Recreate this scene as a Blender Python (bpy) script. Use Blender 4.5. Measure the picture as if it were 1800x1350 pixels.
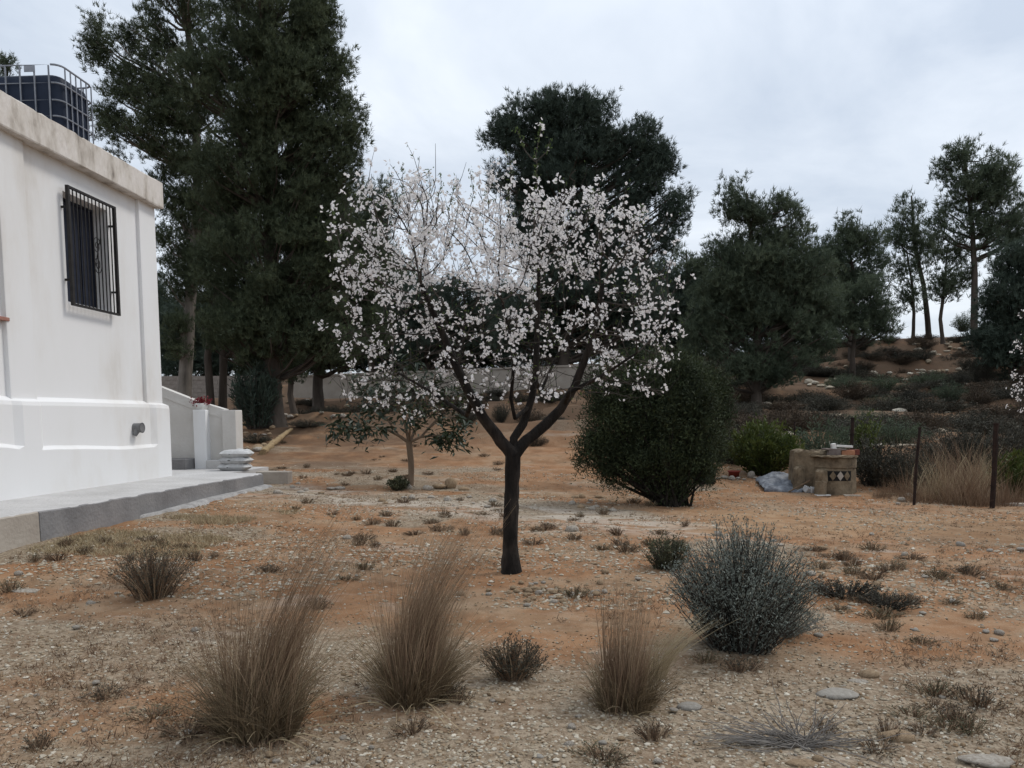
import bpy, math, random
import numpy as np
from mathutils import Vector, Matrix, Euler

for o in list(bpy.data.objects):
    bpy.data.objects.remove(o)
S = bpy.context.scene
COL = S.collection
rng = np.random.default_rng(11)
R_ = math.radians

# ------------------------------------------------------------------ camera
FPX = 1404.0
PITCH = R_(5.5)
CYP = 735 + FPX * math.tan(PITCH)
YAW = math.atan(100 * math.cos(PITCH) / FPX)
CAMZ = 1.5
cam_d = bpy.data.cameras.new('camera')
cam_d.sensor_width = 36
cam_d.lens = FPX / 1800 * 36
cam_d.shift_y = (CYP - 675) / 1800
cam_d.clip_end = 6000
cam = bpy.data.objects.new('camera', cam_d)
cam.location = (0, 0, CAMZ)
cam.rotation_euler = (math.pi / 2 - PITCH, 0, YAW)
COL.objects.link(cam)
S.camera = cam

# ------------------------------------------------------------------ light
SUN_EL, SUN_AZ = 52, 62        # azimuth clockwise from +Y
wd = bpy.data.worlds.new('World')
S.world = wd
wd.use_nodes = True
nt = wd.node_tree
nt.nodes.clear()
n_out = nt.nodes.new('ShaderNodeOutputWorld')
n_bg = nt.nodes.new('ShaderNodeBackground')
n_sky = nt.nodes.new('ShaderNodeTexSky')
n_sky.sky_type = 'NISHITA'
n_sky.sun_disc = False
n_sky.sun_elevation = R_(SUN_EL)
n_sky.sun_rotation = R_(SUN_AZ)
n_tc = nt.nodes.new('ShaderNodeTexCoord')
# cloud sheet: direction projected onto a high flat layer
n_sep = nt.nodes.new('ShaderNodeSeparateXYZ')
nt.links.new(n_tc.outputs['Generated'], n_sep.inputs[0])
def wmath(op, a, b=None):
    n = nt.nodes.new('ShaderNodeMath'); n.operation = op
    for i, q in enumerate((a, b)):
        if q is None: continue
        if isinstance(q, (int, float)): n.inputs[i].default_value = q
        else: nt.links.new(q, n.inputs[i])
    return n.outputs[0]
zc = wmath('ADD', wmath('MAXIMUM', n_sep.outputs[2], 0.0), 0.22)
cx_ = wmath('DIVIDE', n_sep.outputs[0], zc)
cy_ = wmath('DIVIDE', n_sep.outputs[1], zc)
n_cmb = nt.nodes.new('ShaderNodeCombineXYZ')
nt.links.new(cx_, n_cmb.inputs[0]); nt.links.new(cy_, n_cmb.inputs[1])
n_n1 = nt.nodes.new('ShaderNodeTexNoise')
n_n1.inputs['Scale'].default_value = 1.25
n_n1.inputs['Detail'].default_value = 7
n_n1.inputs['Roughness'].default_value = .55
n_n1.inputs['Distortion'].default_value = .5
nt.links.new(n_cmb.outputs[0], n_n1.inputs['Vector'])
n_cr = nt.nodes.new('ShaderNodeValToRGB')
n_cr.color_ramp.elements[0].position = .36
n_cr.color_ramp.elements[0].color = (5.6, 6.3, 7.3, 1)
n_cr.color_ramp.elements[1].position = .66
n_cr.color_ramp.elements[1].color = (8.9, 9.4, 10.0, 1)
nt.links.new(n_n1.outputs['Fac'], n_cr.inputs[0])
n_up = wmath('ADD', wmath('MULTIPLY', wmath('MAXIMUM', n_sep.outputs[2], 0.0), .55), .86)
n_sc = nt.nodes.new('ShaderNodeVectorMath'); n_sc.operation = 'SCALE'
nt.links.new(n_cr.outputs[0], n_sc.inputs[0]); nt.links.new(n_up, n_sc.inputs['Scale'])
n_mx = nt.nodes.new('ShaderNodeMix'); n_mx.data_type = 'RGBA'
n_mx.inputs[0].default_value = .86
nt.links.new(n_sky.outputs[0], n_mx.inputs[6])
nt.links.new(n_sc.outputs[0], n_mx.inputs[7])
nt.links.new(n_mx.outputs[2], n_bg.inputs[0])
n_bg.inputs[1].default_value = .1
nt.links.new(n_bg.outputs[0], n_out.inputs[0])

sun_d = bpy.data.lights.new('sun', 'SUN')
sun_d.energy = 1.5
sun_d.angle = R_(14)
sun_d.color = (1.0, .95, .88)
sun = bpy.data.objects.new('sun', sun_d)
sd = Vector((math.sin(R_(SUN_AZ)) * math.cos(R_(SUN_EL)), math.cos(R_(SUN_AZ)) * math.cos(R_(SUN_EL)), math.sin(R_(SUN_EL))))
sun.rotation_euler = (-sd).to_track_quat('-Z', 'Y').to_euler()
sun.location = sd * 60
COL.objects.link(sun)
S.view_settings.view_transform = 'Standard'
S.view_settings.look = 'None'
S.view_settings.exposure = 0.18
S.view_settings.gamma = 1
S.view_settings.use_curve_mapping = False
S.render.resolution_x, S.render.resolution_y = 1024, 768

# ------------------------------------------------------------------ sight lines
_R = np.array([math.cos(YAW), math.sin(YAW), 0]); _F = np.array([-math.sin(YAW), math.cos(YAW), 0]); _Z = np.array([0, 0, 1.])
_fw = _F * math.cos(PITCH) - _Z * math.sin(PITCH); _up = _Z * math.cos(PITCH) + _F * math.sin(PITCH)
C0 = np.array([0, 0, CAMZ])
def ray(x, y): return _fw + _R * (x - 900) / FPX + _up * (CYP - y) / FPX
def PY(x, y, Y): d = ray(x, y); return C0 + d * Y / d[1]
def PX(x, y, X): d = ray(x, y); return C0 + d * X / d[0]

# ------------------------------------------------------------------ noise + terrain
def _hash(ix, iy, s):
    h = (ix.astype(np.int64) * 374761393 + iy.astype(np.int64) * 668265263 + s * 1442695041) & 0x7fffffff
    h = ((h ^ (h >> 13)) * 1274126177) & 0x7fffffff
    return ((h ^ (h >> 16)) & 0xffff) / 65535.0
def vnoise(x, y, s=0):
    x = np.asarray(x, float); y = np.asarray(y, float)
    ix = np.floor(x); iy = np.floor(y); fx = x - ix; fy = y - iy
    fx = fx * fx * (3 - 2 * fx); fy = fy * fy * (3 - 2 * fy)
    a = _hash(ix, iy, s); b = _hash(ix + 1, iy, s); c = _hash(ix, iy + 1, s); d = _hash(ix + 1, iy + 1, s)
    return (a * (1 - fx) + b * fx) * (1 - fy) + (c * (1 - fx) + d * fx) * fy
def fbm(x, y, s=0, o=4):
    t = 0; a = .5; m = 0
    for i in range(o):
        t = t + a * vnoise(x, y, s + i); m += a; x = x * 2.03 + 7.1; y = y * 2.03 + 3.7; a *= .5
    return t / m
KY = [-3000, -5, 4, 8, 14, 18, 24, 30, 36, 43, 50, 58, 80, 200, 3000]
KL = [0, 0, .02, .20, .28, .55, 1.13, 1.62, 2.2, 3.2, 4.0, 4.3, 4.3, 4, 0]
KC = [0, 0, .02, .09, .16, .50, 1.15, 1.85, 2.85, 3.8, 4.6, 5, 5, 4, 0]
KR = [0, 0, .0, .02, .06, .48, 1.15, 1.9, 2.75, 4.3, 6.5, 6.8, 6.2, 4, 0]
def terrain(x, y):
    x = np.asarray(x, float); y = np.asarray(y, float)
    l = np.interp(y, KY, KL); c = np.interp(y, KY, KC); r = np.interp(y, KY, KR)
    w = np.clip(x / (6 + np.maximum(y - 15, 0) * .35), -1, 1)
    z = np.where(w < 0, c + (l - c) * (-w), c + (r - c) * w)
    k = np.clip((y - 17) / 12, 0, 1)
    z = z + (fbm(x * .5, y * .5, 3, 3) - .5) * (.05 + .5 * k) * np.clip(y / 6, .3, 1)
    z = z + k * .35 * np.clip((fbm(x * .12, y * .9, 9, 2) - .5) * 4, -1, 1) * (x > -50)
    return z
def T(x, y): return float(terrain(np.array([x]), np.array([y]))[0])
def G(px, py):
    """point of the ground seen along a sight line"""
    d = ray(px, py)
    ts = np.linspace(2, 90, 3000)
    P = C0 + ts[:, None] * d / d[1]
    below = P[:, 2] < terrain(P[:, 0], P[:, 1])
    i = int(np.argmax(below)) if below.any() else len(ts) - 1
    p = P[i]
    return np.array([p[0], p[1], T(p[0], p[1])])
def onY(px, Y):
    p = PY(px, 735, Y); return np.array([p[0], Y, T(p[0], Y)])

# ------------------------------------------------------------------ mesh helpers
class MB:
    def __init__(s): s.V = []; s.F3 = []; s.F4 = []; s.A = []; s.n = 0
    def add(s, V, F, a=.5):
        V = np.asarray(V, float).reshape(-1, 3); F = np.asarray(F, np.int64)
        (s.F3 if F.shape[1] == 3 else s.F4).append(F + s.n)
        s.V.append(V); s.A.append(np.broadcast_to(np.asarray(a, float), (len(V),)).copy()); s.n += len(V)
        return s
    def box(s, c, d, rot=None, a=.5):
        d = np.array(d) / 2
        V = np.array([[x, y, z] for x in (-1, 1) for y in (-1, 1) for z in (-1, 1)]) * d
        if rot is not None: V = V @ np.array(rot).T
        F = [[0, 1, 3, 2], [4, 6, 7, 5], [0, 4, 5, 1], [2, 3, 7, 6], [0, 2, 6, 4], [1, 5, 7, 3]]
        return s.add(V + np.array(c), F, a)
    def bb(s, x0, x1, y0, y1, z0, z1, a=.5):
        return s.box(((x0 + x1) / 2, (y0 + y1) / 2, (z0 + z1) / 2), (x1 - x0, y1 - y0, z1 - z0), None, a)
    def tube(s, P, r, k=6, cap=True, a=.5, noise=0):
        P = np.asarray(P, float); n = len(P); r = np.broadcast_to(np.asarray(r, float), (n,))
        Tn = np.gradient(P, axis=0); Tn /= np.linalg.norm(Tn, axis=1)[:, None] + 1e-9
        ref = np.array([1, 0, 0.]) if abs(Tn[:, 0]).mean() < .7 else np.array([0, 1., 0])
        A = np.cross(Tn, ref); A /= np.linalg.norm(A, axis=1)[:, None] + 1e-9
        B = np.cross(Tn, A)
        th = np.arange(k) * 2 * math.pi / k
        rr = r[:, None] * (1 + (rng.random((n, k)) - .5) * noise)
        V = P[:, None, :] + rr[..., None] * (np.cos(th)[None, :, None] * A[:, None, :] + np.sin(th)[None, :, None] * B[:, None, :])
        i = np.arange(n - 1)[:, None] * k; j = np.arange(k)[None]; j2 = (j + 1) % k
        F = np.stack([i + j, i + j2, i + k + j2, i + k + j], -1).reshape(-1, 4)
        V = V.reshape(-1, 3)
        n0 = s.n
        s.add(V, F, a)
        if cap:
            for e, c in ((0, P[0]), (n - 1, P[-1])):
                ring = V[e * k:(e + 1) * k]
                s.add(np.vstack([ring, c[None]]), [[q, (q + 1) % k, k] for q in range(k)], a)
        return s
    def lathe(s, prof, c=(0, 0, 0), k=28, a=.5, th0=0, th1=2 * math.pi, jit=0.0):
        prof = np.array(prof, float); full = abs(th1 - th0 - 2 * math.pi) < 1e-6
        th = np.linspace(th0, th1, k, endpoint=not full); m = len(prof)
        V = np.stack([prof[:, 0][:, None] * np.cos(th), prof[:, 0][:, None] * np.sin(th), np.repeat(prof[:, 1][:, None], k, 1)], -1).reshape(-1, 3) + np.array(c)
        if jit: V = V + rng.normal(size=V.shape) * jit
        F = []
        for i in range(m - 1):
            for j in range(k if full else k - 1):
                F.append([i * k + j, i * k + (j + 1) % k, (i + 1) * k + (j + 1) % k, (i + 1) * k + j])
        return s.add(V, F, a)
    def needles(s, P, D, L, W, a):
        P = np.asarray(P); D = D / (np.linalg.norm(D, axis=1)[:, None] + 1e-9)
        sd_ = np.cross(D, rng.normal(size=D.shape)); sd_ /= np.linalg.norm(sd_, axis=1)[:, None] + 1e-9
        W = np.broadcast_to(W, (len(P),))[:, None]; L = np.broadcast_to(L, (len(P),))[:, None]
        V = np.stack([P - sd_ * W / 2, P + sd_ * W / 2, P + D * L], 1).reshape(-1, 3)
        return s.add(V, np.arange(len(P) * 3).reshape(-1, 3), np.repeat(np.broadcast_to(a, (len(P),)), 3))
    def leaves(s, P, D, L, W, a, droop=0.0, N=None):
        P = np.asarray(P); D = D / (np.linalg.norm(D, axis=1)[:, None] + 1e-9)
        sd_ = np.cross(D, rng.normal(size=D.shape) if N is None else N); sd_ /= np.linalg.norm(sd_, axis=1)[:, None] + 1e-9
        W = np.broadcast_to(W, (len(P),))[:, None]; L = np.broadcast_to(L, (len(P),))[:, None]
        mid = P + D * L * .5; dz = np.array([0, 0, -1.]) * L * droop
        V = np.stack([P, mid - sd_ * W / 2, P + D * L + dz, mid + sd_ * W / 2], 1).reshape(-1, 3)
        return s.add(V, np.arange(len(P) * 4).reshape(-1, 4), np.repeat(np.broadcast_to(a, (len(P),)), 4))
    def mesh(s, name, smooth=False):
        V = np.vstack(s.V); A = np.concatenate(s.A)
        f3 = np.vstack(s.F3) if s.F3 else np.zeros((0, 3), np.int64)
        f4 = np.vstack(s.F4) if s.F4 else np.zeros((0, 4), np.int64)
        me = bpy.data.meshes.new(name)
        me.vertices.add(len(V)); me.vertices.foreach_set('co', V.astype(np.float32).ravel())
        li = np.concatenate([f3.ravel(), f4.ravel()]).astype(np.int32)
        me.loops.add(len(li)); me.loops.foreach_set('vertex_index', li)
        st = np.concatenate([np.arange(len(f3)) * 3, len(f3) * 3 + np.arange(len(f4)) * 4]).astype(np.int32)
        me.polygons.add(len(st)); me.polygons.foreach_set('loop_start', st)
        me.update(calc_edges=True)
        at = me.attributes.new('v', 'FLOAT', 'POINT'); at.data.foreach_set('value', A.astype(np.float32))
        me.polygons.foreach_set('use_smooth', np.full(len(st), bool(smooth)))
        me.validate()
        return me
    def build(s, name, m, parent=None, smooth=False, bevel=0):
        me = s.mesh(name, smooth); me.materials.append(m)
        return put(name, me, parent, bevel)
def put(name, me, parent=None, bevel=0):
    o = bpy.data.objects.new(name, me); COL.objects.link(o)
    if parent is not None:
        o.parent = parent
        o.matrix_parent_inverse = Matrix.Translation(-Vector(parent.location)) if parent.rotation_euler.z == 0 else parent_inv(parent)
    if bevel:
        b = o.modifiers.new('bevel', 'BEVEL'); b.width = bevel; b.segments = 2; b.limit_method = 'ANGLE'
    return o
def parent_inv(p):
    return (Matrix.Translation(p.location) @ p.rotation_euler.to_matrix().to_4x4() @ Matrix.Diagonal((*p.scale, 1))).inverted()
def tag(o, label, cat, group=None):
    o['label'] = label; o['category'] = cat
    if group: o['group'] = group
    return o
def thing(name, label, cat, loc, group=None):
    o = bpy.data.objects.new(name, None); COL.objects.link(o); o.location = Vector([float(q) for q in loc]); o.empty_display_size = .2
    return tag(o, label, cat, group)
def stuff(o): o['kind'] = 'stuff'; return o
def structure(o): o['kind'] = 'structure'; return o
def copy_tree(o, loc, rotz, scale, label, group):
    """copy of a thing and of its parts (parts were built in the thing's own space)"""
    r = o.copy(); COL.objects.link(r); r.location = Vector([float(q) for q in loc]); r.rotation_euler = (0, 0, rotz)
    r.scale = (scale,) * 3 if isinstance(scale, (int, float)) else scale
    r['label'] = label; r['group'] = group
    for ch in o.children:
        c = ch.copy(); COL.objects.link(c); c.parent = r; c.matrix_parent_inverse = ch.matrix_parent_inverse.copy()
    return r

# ------------------------------------------------------------------ materials
def mat(name, stops, scale=4.0, rough=.85, bump=0.0, bscale=None, attr=0.0, trans=0.0, detail=5, coords='Object', spec=.25, metal=0.0, stretch=None, dist=0.0, lo=.3, hi=.7):
    """noise (and the mesh's 'v' value, by attr) walks through the colour stops"""
    m = bpy.data.materials.new(name); m.use_nodes = True; t = m.node_tree; N = t.nodes; L = t.links
    bs = N['Principled BSDF']; out = N['Material Output']
    tc = N.new('ShaderNodeTexCoord'); vec = tc.outputs[coords]
    if stretch:
        mp = N.new('ShaderNodeMapping'); mp.inputs['Scale'].default_value = stretch; L.new(vec, mp.inputs[0]); vec = mp.outputs[0]
    nz = N.new('ShaderNodeTexNoise'); nz.inputs['Scale'].default_value = scale; nz.inputs['Detail'].default_value = detail; nz.inputs['Roughness'].default_value = .6; nz.inputs['Distortion'].default_value = dist
    L.new(vec, nz.inputs['Vector'])
    mr = N.new('ShaderNodeMapRange'); mr.inputs[1].default_value = lo; mr.inputs[2].default_value = hi; L.new(nz.outputs['Fac'], mr.inputs[0])
    fac = mr.outputs[0]
    if attr:
        at = N.new('ShaderNodeAttribute'); at.attribute_name = 'v'
        mm = N.new('ShaderNodeMix'); mm.inputs[0].default_value = attr; L.new(fac, mm.inputs[2]); L.new(at.outputs['Fac'], mm.inputs[3]); fac = mm.outputs[0]
    cr = N.new('ShaderNodeValToRGB'); e = cr.color_ramp.elements
    while len(e) < len(stops): e.new(.5)
    for i, c in enumerate(stops):
        e[i].position = i / max(1, len(stops) - 1); e[i].color = (*c, 1)
    L.new(fac, cr.inputs[0]); L.new(cr.outputs[0], bs.inputs['Base Color'])
    bs.inputs['Roughness'].default_value = rough; bs.inputs['Specular IOR Level'].default_value = spec; bs.inputs['Metallic'].default_value = metal
    if bump:
        b = N.new('ShaderNodeBump'); b.inputs['Strength'].default_value = bump; b.inputs['Distance'].default_value = .02
        n2 = N.new('ShaderNodeTexNoise'); n2.inputs['Scale'].default_value = bscale or scale * 4; n2.inputs['Detail'].default_value = 6; L.new(vec, n2.inputs['Vector'])
        L.new(n2.outputs['Fac'], b.inputs['Height']); L.new(b.outputs[0], bs.inputs['Normal'])
    if trans:
        tr = N.new('ShaderNodeBsdfTranslucent'); L.new(cr.outputs[0], tr.inputs[0]); mx = N.new('ShaderNodeMixShader'); mx.inputs[0].default_value = trans
        L.new(bs.outputs[0], mx.inputs[1]); L.new(tr.outputs[0], mx.inputs[2]); L.new(mx.outputs[0], out.inputs[0])
    return m
M = {}
M['pine'] = mat('pine_needles', [(.030, .042, .025), (.066, .084, .046), (.12, .14, .078)], 1.2, .7, attr=.7, trans=.3)
M['pine_dark'] = mat('pine_needles_blue', [(.024, .037, .029), (.05, .07, .052), (.092, .118, .085)], 1.2, .7, attr=.7, trans=.25)
M['pine_far'] = mat('pine_needles_far', [(.037, .053, .036), (.074, .096, .06), (.13, .155, .095)], 1.0, .7, attr=.7, trans=.3)
M['bark'] = mat('pine_bark', [(.035, .028, .022), (.10, .08, .065)], 3, .95, .8, 14, stretch=(1, 1, .25))
M['bark_pale'] = mat('pale_bark', [(.09, .078, .065), (.24, .21, .18)], 4, .95, .8, 14, stretch=(1, 1, .25))
M['almond_bark'] = mat('almond_bark', [(.005, .004, .0035), (.014, .011, .009), (.04, .031, .025)], 9, .95, 1.0, 34, stretch=(1, 1, .3))
M['twig'] = mat('almond_twig', [(.014, .011, .009), (.036, .03, .025), (.085, .072, .062)], 6, .9, attr=.7)
M['petal'] = mat('almond_petal', [(.68, .62, .62), (.79, .77, .765), (.83, .82, .81)], 8, .6, attr=.8, trans=.45)
M['young_leaf'] = mat('almond_leaf', [(.05, .08, .02), (.10, .14, .04)], 8, .6, attr=.6, trans=.3)
M['juniper'] = mat('juniper_foliage', [(.010, .016, .008), (.03, .041, .018), (.075, .095, .036)], 2.2, .75, attr=.65, trans=.1)
M['loquat_leaf'] = mat('broad_leaf', [(.010, .02, .010), (.03, .045, .018)], 5, .45, attr=.5, trans=.12, spec=.4)
M['loquat_bark'] = mat('tan_bark', [(.11, .075, .05), (.20, .145, .10)], 8, .9, .5, 30, stretch=(1, 1, .3))
M['stem_dry'] = mat('dry_stem', [(.095, .057, .036), (.225, .148, .095), (.40, .30, .195)], 4, .85, attr=.85, trans=.1)
M['stem_pale'] = mat('pale_straw', [(.24, .18, .10), (.44, .36, .23)], 5, .85, attr=.8)
M['tuft_green'] = mat('tuft_base', [(.058, .043, .025), (.135, .098, .058), (.25, .185, .11)], 5, .85, attr=.8)
M['blue_leaf'] = mat('silvery_leaf', [(.06, .07, .058), (.14, .155, .132), (.27, .285, .245)], 4, .75, attr=.8, trans=.1)
M['scrub'] = mat('scrub_foliage', [(.02, .02, .015), (.052, .05, .037), (.11, .098, .07)], 2.0, .85, attr=.6)
M['scrub_brown'] = mat('scrub_brown', [(.03, .023, .016), (.075, .055, .037), (.15, .105, .065)], 2.0, .85, attr=.6)
M['weed'] = mat('weed_foliage', [(.028, .033, .02), (.07, .075, .042), (.14, .14, .08)], 3.0, .85, attr=.7)
M['yellow_leaf'] = mat('yellow_green_leaf', [(.02, .034, .010), (.06, .08, .018), (.14, .15, .04)], 2.5, .6, attr=.75, trans=.25)
M['dead'] = mat('dead_wood', [(.10, .09, .08), (.25, .225, .20)], 7, .9, attr=.7)
M['red_flower'] = mat('red_petal', [(.10, .008, .012), (.22, .02, .03)], 9, .6, attr=.6, trans=.2)
M['white_wall'] = mat('white_limewash', [(.60, .575, .54), (.69, .68, .665), (.725, .725, .722), (.735, .735, .735)], 1.1, .9, .08, 16, stretch=(1, 1, .4), lo=.28, hi=.62, detail=7)
M['garden_wall'] = mat('grey_white_paint', [(.50, .475, .44), (.60, .58, .55)], 1.5, .9, .25, 25)
M['fascia'] = mat('stained_concrete', [(.16, .14, .12), (.42, .38, .335), (.56, .52, .47), (.62, .58, .54)], 3.6, .92, .9, 20, stretch=(1, 1, .4), detail=10, lo=.30, hi=.60)
M['cement'] = mat('grey_cement', [(.13, .125, .125), (.19, .185, .185), (.25, .24, .235)], 1.6, .92, .5, 26, detail=8)
M['cement_pale'] = mat('pale_cement', [(.40, .39, .38), (.52, .51, .50)], 1.6, .92, .5, 24, detail=8)
M['cement_light'] = mat('rough_cement', [(.22, .21, .205), (.33, .32, .31), (.40, .385, .37)], 6, .95, .8, 40, detail=8)
M['block_pale'] = mat('beige_block', [(.30, .26, .22), (.40, .36, .31)], 2.0, .92, .4, 24, detail=8)
M['iron'] = mat('black_iron', [(.012, .011, .011), (.03, .027, .026)], 12, .6, .2, 60)
M['rust'] = mat('rusty_iron', [(.012, .008, .007), (.034, .018, .013)], 12, .85, .4, 60)
M['galv'] = mat('galvanised_tube', [(.16, .17, .19), (.27, .28, .31)], 9, .5, metal=.5)
M['tank'] = mat('navy_plastic', [(.007, .012, .026), (.014, .022, .042)], 3, .6, .1, 20, spec=.2)
M['shutter'] = mat('navy_shutter', [(.014, .017, .03), (.028, .034, .055)], 5, .6, .1)
M['glass'] = mat('dark_pane', [(.008, .010, .016), (.02, .024, .034)], 2, .12, spec=.6)
M['terracotta'] = mat('terracotta_sill', [(.28, .13, .10), (.38, .20, .16)], 8, .8, .2)
M['pvc'] = mat('grey_pvc', [(.10, .10, .105), (.2, .2, .2)], 8, .6)
M['dark'] = mat('painted_shade', [(.01, .01, .01), (.02, .018, .016)], 5, .95)  # near-black colour standing in for the shade inside the barbecue front
M['sack'] = mat('woven_sack', [(.40, .40, .395), (.58, .58, .575)], 12, .8, .5, 60)
M['sack_print'] = mat('sack_print', [(.05, .05, .055), (.12, .12, .125)], 14, .8)
M['adobe'] = mat('sandy_mortar', [(.07, .052, .034), (.16, .122, .08), (.23, .18, .12)], 5, .95, .8, 30, detail=8)
M['brick'] = mat('orange_brick', [(.30, .13, .07), (.45, .22, .13)], 12, .9, .4, 50)
M['brick_red'] = mat('red_brick', [(.10, .03, .022), (.17, .055, .04)], 12, .9, .4, 50)
M['brick_grey'] = mat('grey_brick', [(.13, .10, .09), (.2, .17, .15)], 12, .9, .4, 50)
M['white_board'] = mat('white_board', [(.55, .54, .51), (.72, .71, .68)], 9, .8, .2)
M['tarp'] = mat('grey_tarp', [(.05, .055, .065), (.14, .15, .17), (.27, .285, .30)], 9, .6, .3, 18, detail=8)
M['red_plastic'] = mat('red_plastic', [(.16, .03, .022), (.25, .05, .035)], 6, .6)
M['wood'] = mat('old_wood', [(.10, .065, .04), (.2, .14, .09)], 6, .9, .5, 40, stretch=(1, 6, 6))
M['straw'] = mat('dry_palm', [(.17, .115, .06), (.36, .265, .15)], 14, .9, .6, 40)
M['rock'] = mat('limestone', [(.24, .20, .16), (.36, .32, .27), (.48, .44, .38)], 5, .92, .7, 24, detail=8)
M['rock_grey'] = mat('grey_limestone', [(.22, .20, .17), (.33, .305, .27)], 4, .92, .5, 24, detail=8)
M['rock_tan'] = mat('tan_stone', [(.24, .165, .10), (.38, .28, .18)], 5, .92, .7, 24, detail=8)
M['pebble'] = mat('pebbles', [(.10, .068, .04), (.21, .14, .08), (.27, .22, .155), (.35, .305, .235), (.52, .475, .395)], 20, .92, attr=1.0)
M['litter'] = mat('dry_litter', [(.04, .029, .02), (.10, .072, .048), (.19, .14, .09)], 20, .95, attr=1.0)
M['block_far'] = mat('grey_block', [(.20, .17, .145), (.30, .265, .235)], 4, .95, .3, 20)

# ground: soil, gravel and pale caliche, laid out by where they lie
def ground_mat():
    m = bpy.data.materials.new('dry_ground'); m.use_nodes = True; t = m.node_tree; N = t.nodes; L = t.links; bs = N['Principled BSDF']
    geo = N.new('ShaderNodeNewGeometry'); pos = geo.outputs['Position']
    def noise(sc, det=5, rough=.6, stretch=None, dist=0):
        v = pos
        if stretch:
            mp = N.new('ShaderNodeMapping'); mp.inputs['Scale'].default_value = stretch; L.new(v, mp.inputs[0]); v = mp.outputs[0]
        n = N.new('ShaderNodeTexNoise'); n.inputs['Scale'].default_value = sc; n.inputs['Detail'].default_value = det; n.inputs['Roughness'].default_value = rough; n.inputs['Distortion'].default_value = dist
        L.new(v, n.inputs['Vector']); return n.outputs['Fac']
    def rng_(f, a, b, c=0, d=1):
        n = N.new('ShaderNodeMapRange'); n.inputs[1].default_value = a; n.inputs[2].default_value = b; n.inputs[3].default_value = c; n.inputs[4].default_value = d
        n.interpolation_type = 'SMOOTHSTEP'; L.new(f, n.inputs[0]); return n.outputs[0]
    def mul(a, b):
        n = N.new('ShaderNodeMath'); n.operation = 'MULTIPLY'
        for i, q in enumerate((a, b)):
            if isinstance(q, (int, float)): n.inputs[i].default_value = q
            else: L.new(q, n.inputs[i])
        return n.outputs[0]
    def add(a, b):
        n = N.new('ShaderNodeMath'); n.operation = 'ADD'; n.use_clamp = True
        for i, q in enumerate((a, b)):
            if isinstance(q, (int, float)): n.inputs[i].default_value = q
            else: L.new(q, n.inputs[i])
        return n.outputs[0]
    def mix(f, a, b):
        n = N.new('ShaderNodeMix'); n.data_type = 'RGBA'
        if isinstance(f, (int, float)): n.inputs[0].default_value = f
        else: L.new(f, n.inputs[0])
        for i, q in ((6, a), (7, b)):
            if isinstance(q, tuple): n.inputs[i].default_value = (*q, 1)
            else: L.new(q, n.inputs[i])
        return n.outputs[2]
    sp = N.new('ShaderNodeSeparateXYZ'); L.new(pos, sp.inputs[0]); X, Y = sp.outputs[0], sp.outputs[1]
    at = N.new('ShaderNodeAttribute'); at.attribute_name = 'v'      # gravel share painted per place in the mesh
    big = noise(.75, 6, .6, (1, 1.5, 1)); mid = noise(3.0, 7, .65, None, .4); fine = noise(26, 6, .7); grit = noise(90, 3, .6)
    soil = mix(rng_(mid, .35, .65), (.225, .113, .055), (.30, .172, .094))
    tan = mix(rng_(mid, .35, .65), (.24, .158, .095), (.315, .22, .142))
    c = mix(rng_(big, .42, .66), soil, tan)
    grav = mix(rng_(fine, .38, .62), (.15, .118, .082), (.33, .275, .205))
    c = mix(mul(rng_(add(at.outputs['Fac'], mul(add(mid, -.5), .7)), .25, .8), .85), c, grav)
    # worn lime band that crosses the yard, and pale caliche patches
    bw_ = N.new('ShaderNodeMath'); bw_.operation = 'MULTIPLY_ADD'; L.new(X, bw_.inputs[0]); bw_.inputs[1].default_value = .45; bw_.inputs[2].default_value = 0
    dd_ = N.new('ShaderNodeMath'); dd_.operation = 'ADD'; L.new(Y, dd_.inputs[0]); L.new(bw_.outputs[0], dd_.inputs[1])
    band = mul(rng_(dd_.outputs[0], 9.6, 10.6), rng_(dd_.outputs[0], 11.6, 12.6, 1, 0))
    band = mul(mul(band, rng_(X, 1.6, 2.6, 1, 0)), rng_(noise(1.6, 7, .65, (.6, 1.4, 1), .6), .42, .58))
    c = mix(mul(band, .8), c, (.42, .37, .31))
    cal = rng_(noise(.9, 7, .62, (.8, 1.8, 1), .5), .58, .70)
    c = mix(mul(cal, .6), c, (.42, .365, .30))
    # the track worn smooth past the juniper
    t1_ = N.new('ShaderNodeMath'); t1_.operation = 'MULTIPLY_ADD'; L.new(X, t1_.inputs[0]); t1_.inputs[1].default_value = .1; L.new(Y, t1_.inputs[2])
    trk = mul(mul(rng_(t1_.outputs[0], 9.6, 10.8), rng_(t1_.outputs[0], 12.0, 13.4, 1, 0)), rng_(X, .9, 2.4))
    c = mix(mul(trk, .75), c, mix(rng_(mid, .3, .7), (.275, .162, .086), (.35, .235, .14)))
    # dark grit and bits
    c = mix(mul(rng_(grit, .60, .74), .55), c, (.085, .058, .04))
    c = mix(mul(rng_(noise(48, 4, .6), .60, .70), .4), c, (.42, .37, .31))
    c = mix(mul(rng_(noise(1.7, 8, .7, None, .8), .50, .66), .6), c, (.15, .088, .05))
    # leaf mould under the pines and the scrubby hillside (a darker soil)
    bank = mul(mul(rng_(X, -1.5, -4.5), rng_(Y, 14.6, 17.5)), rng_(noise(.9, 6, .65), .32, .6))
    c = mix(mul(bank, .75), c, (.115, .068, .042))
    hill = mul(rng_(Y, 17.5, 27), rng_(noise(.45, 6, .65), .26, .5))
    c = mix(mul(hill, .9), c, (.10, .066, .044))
    L.new(c, bs.inputs['Base Color']); bs.inputs['Roughness'].default_value = .95; bs.inputs['Specular IOR Level'].default_value = .1
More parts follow.
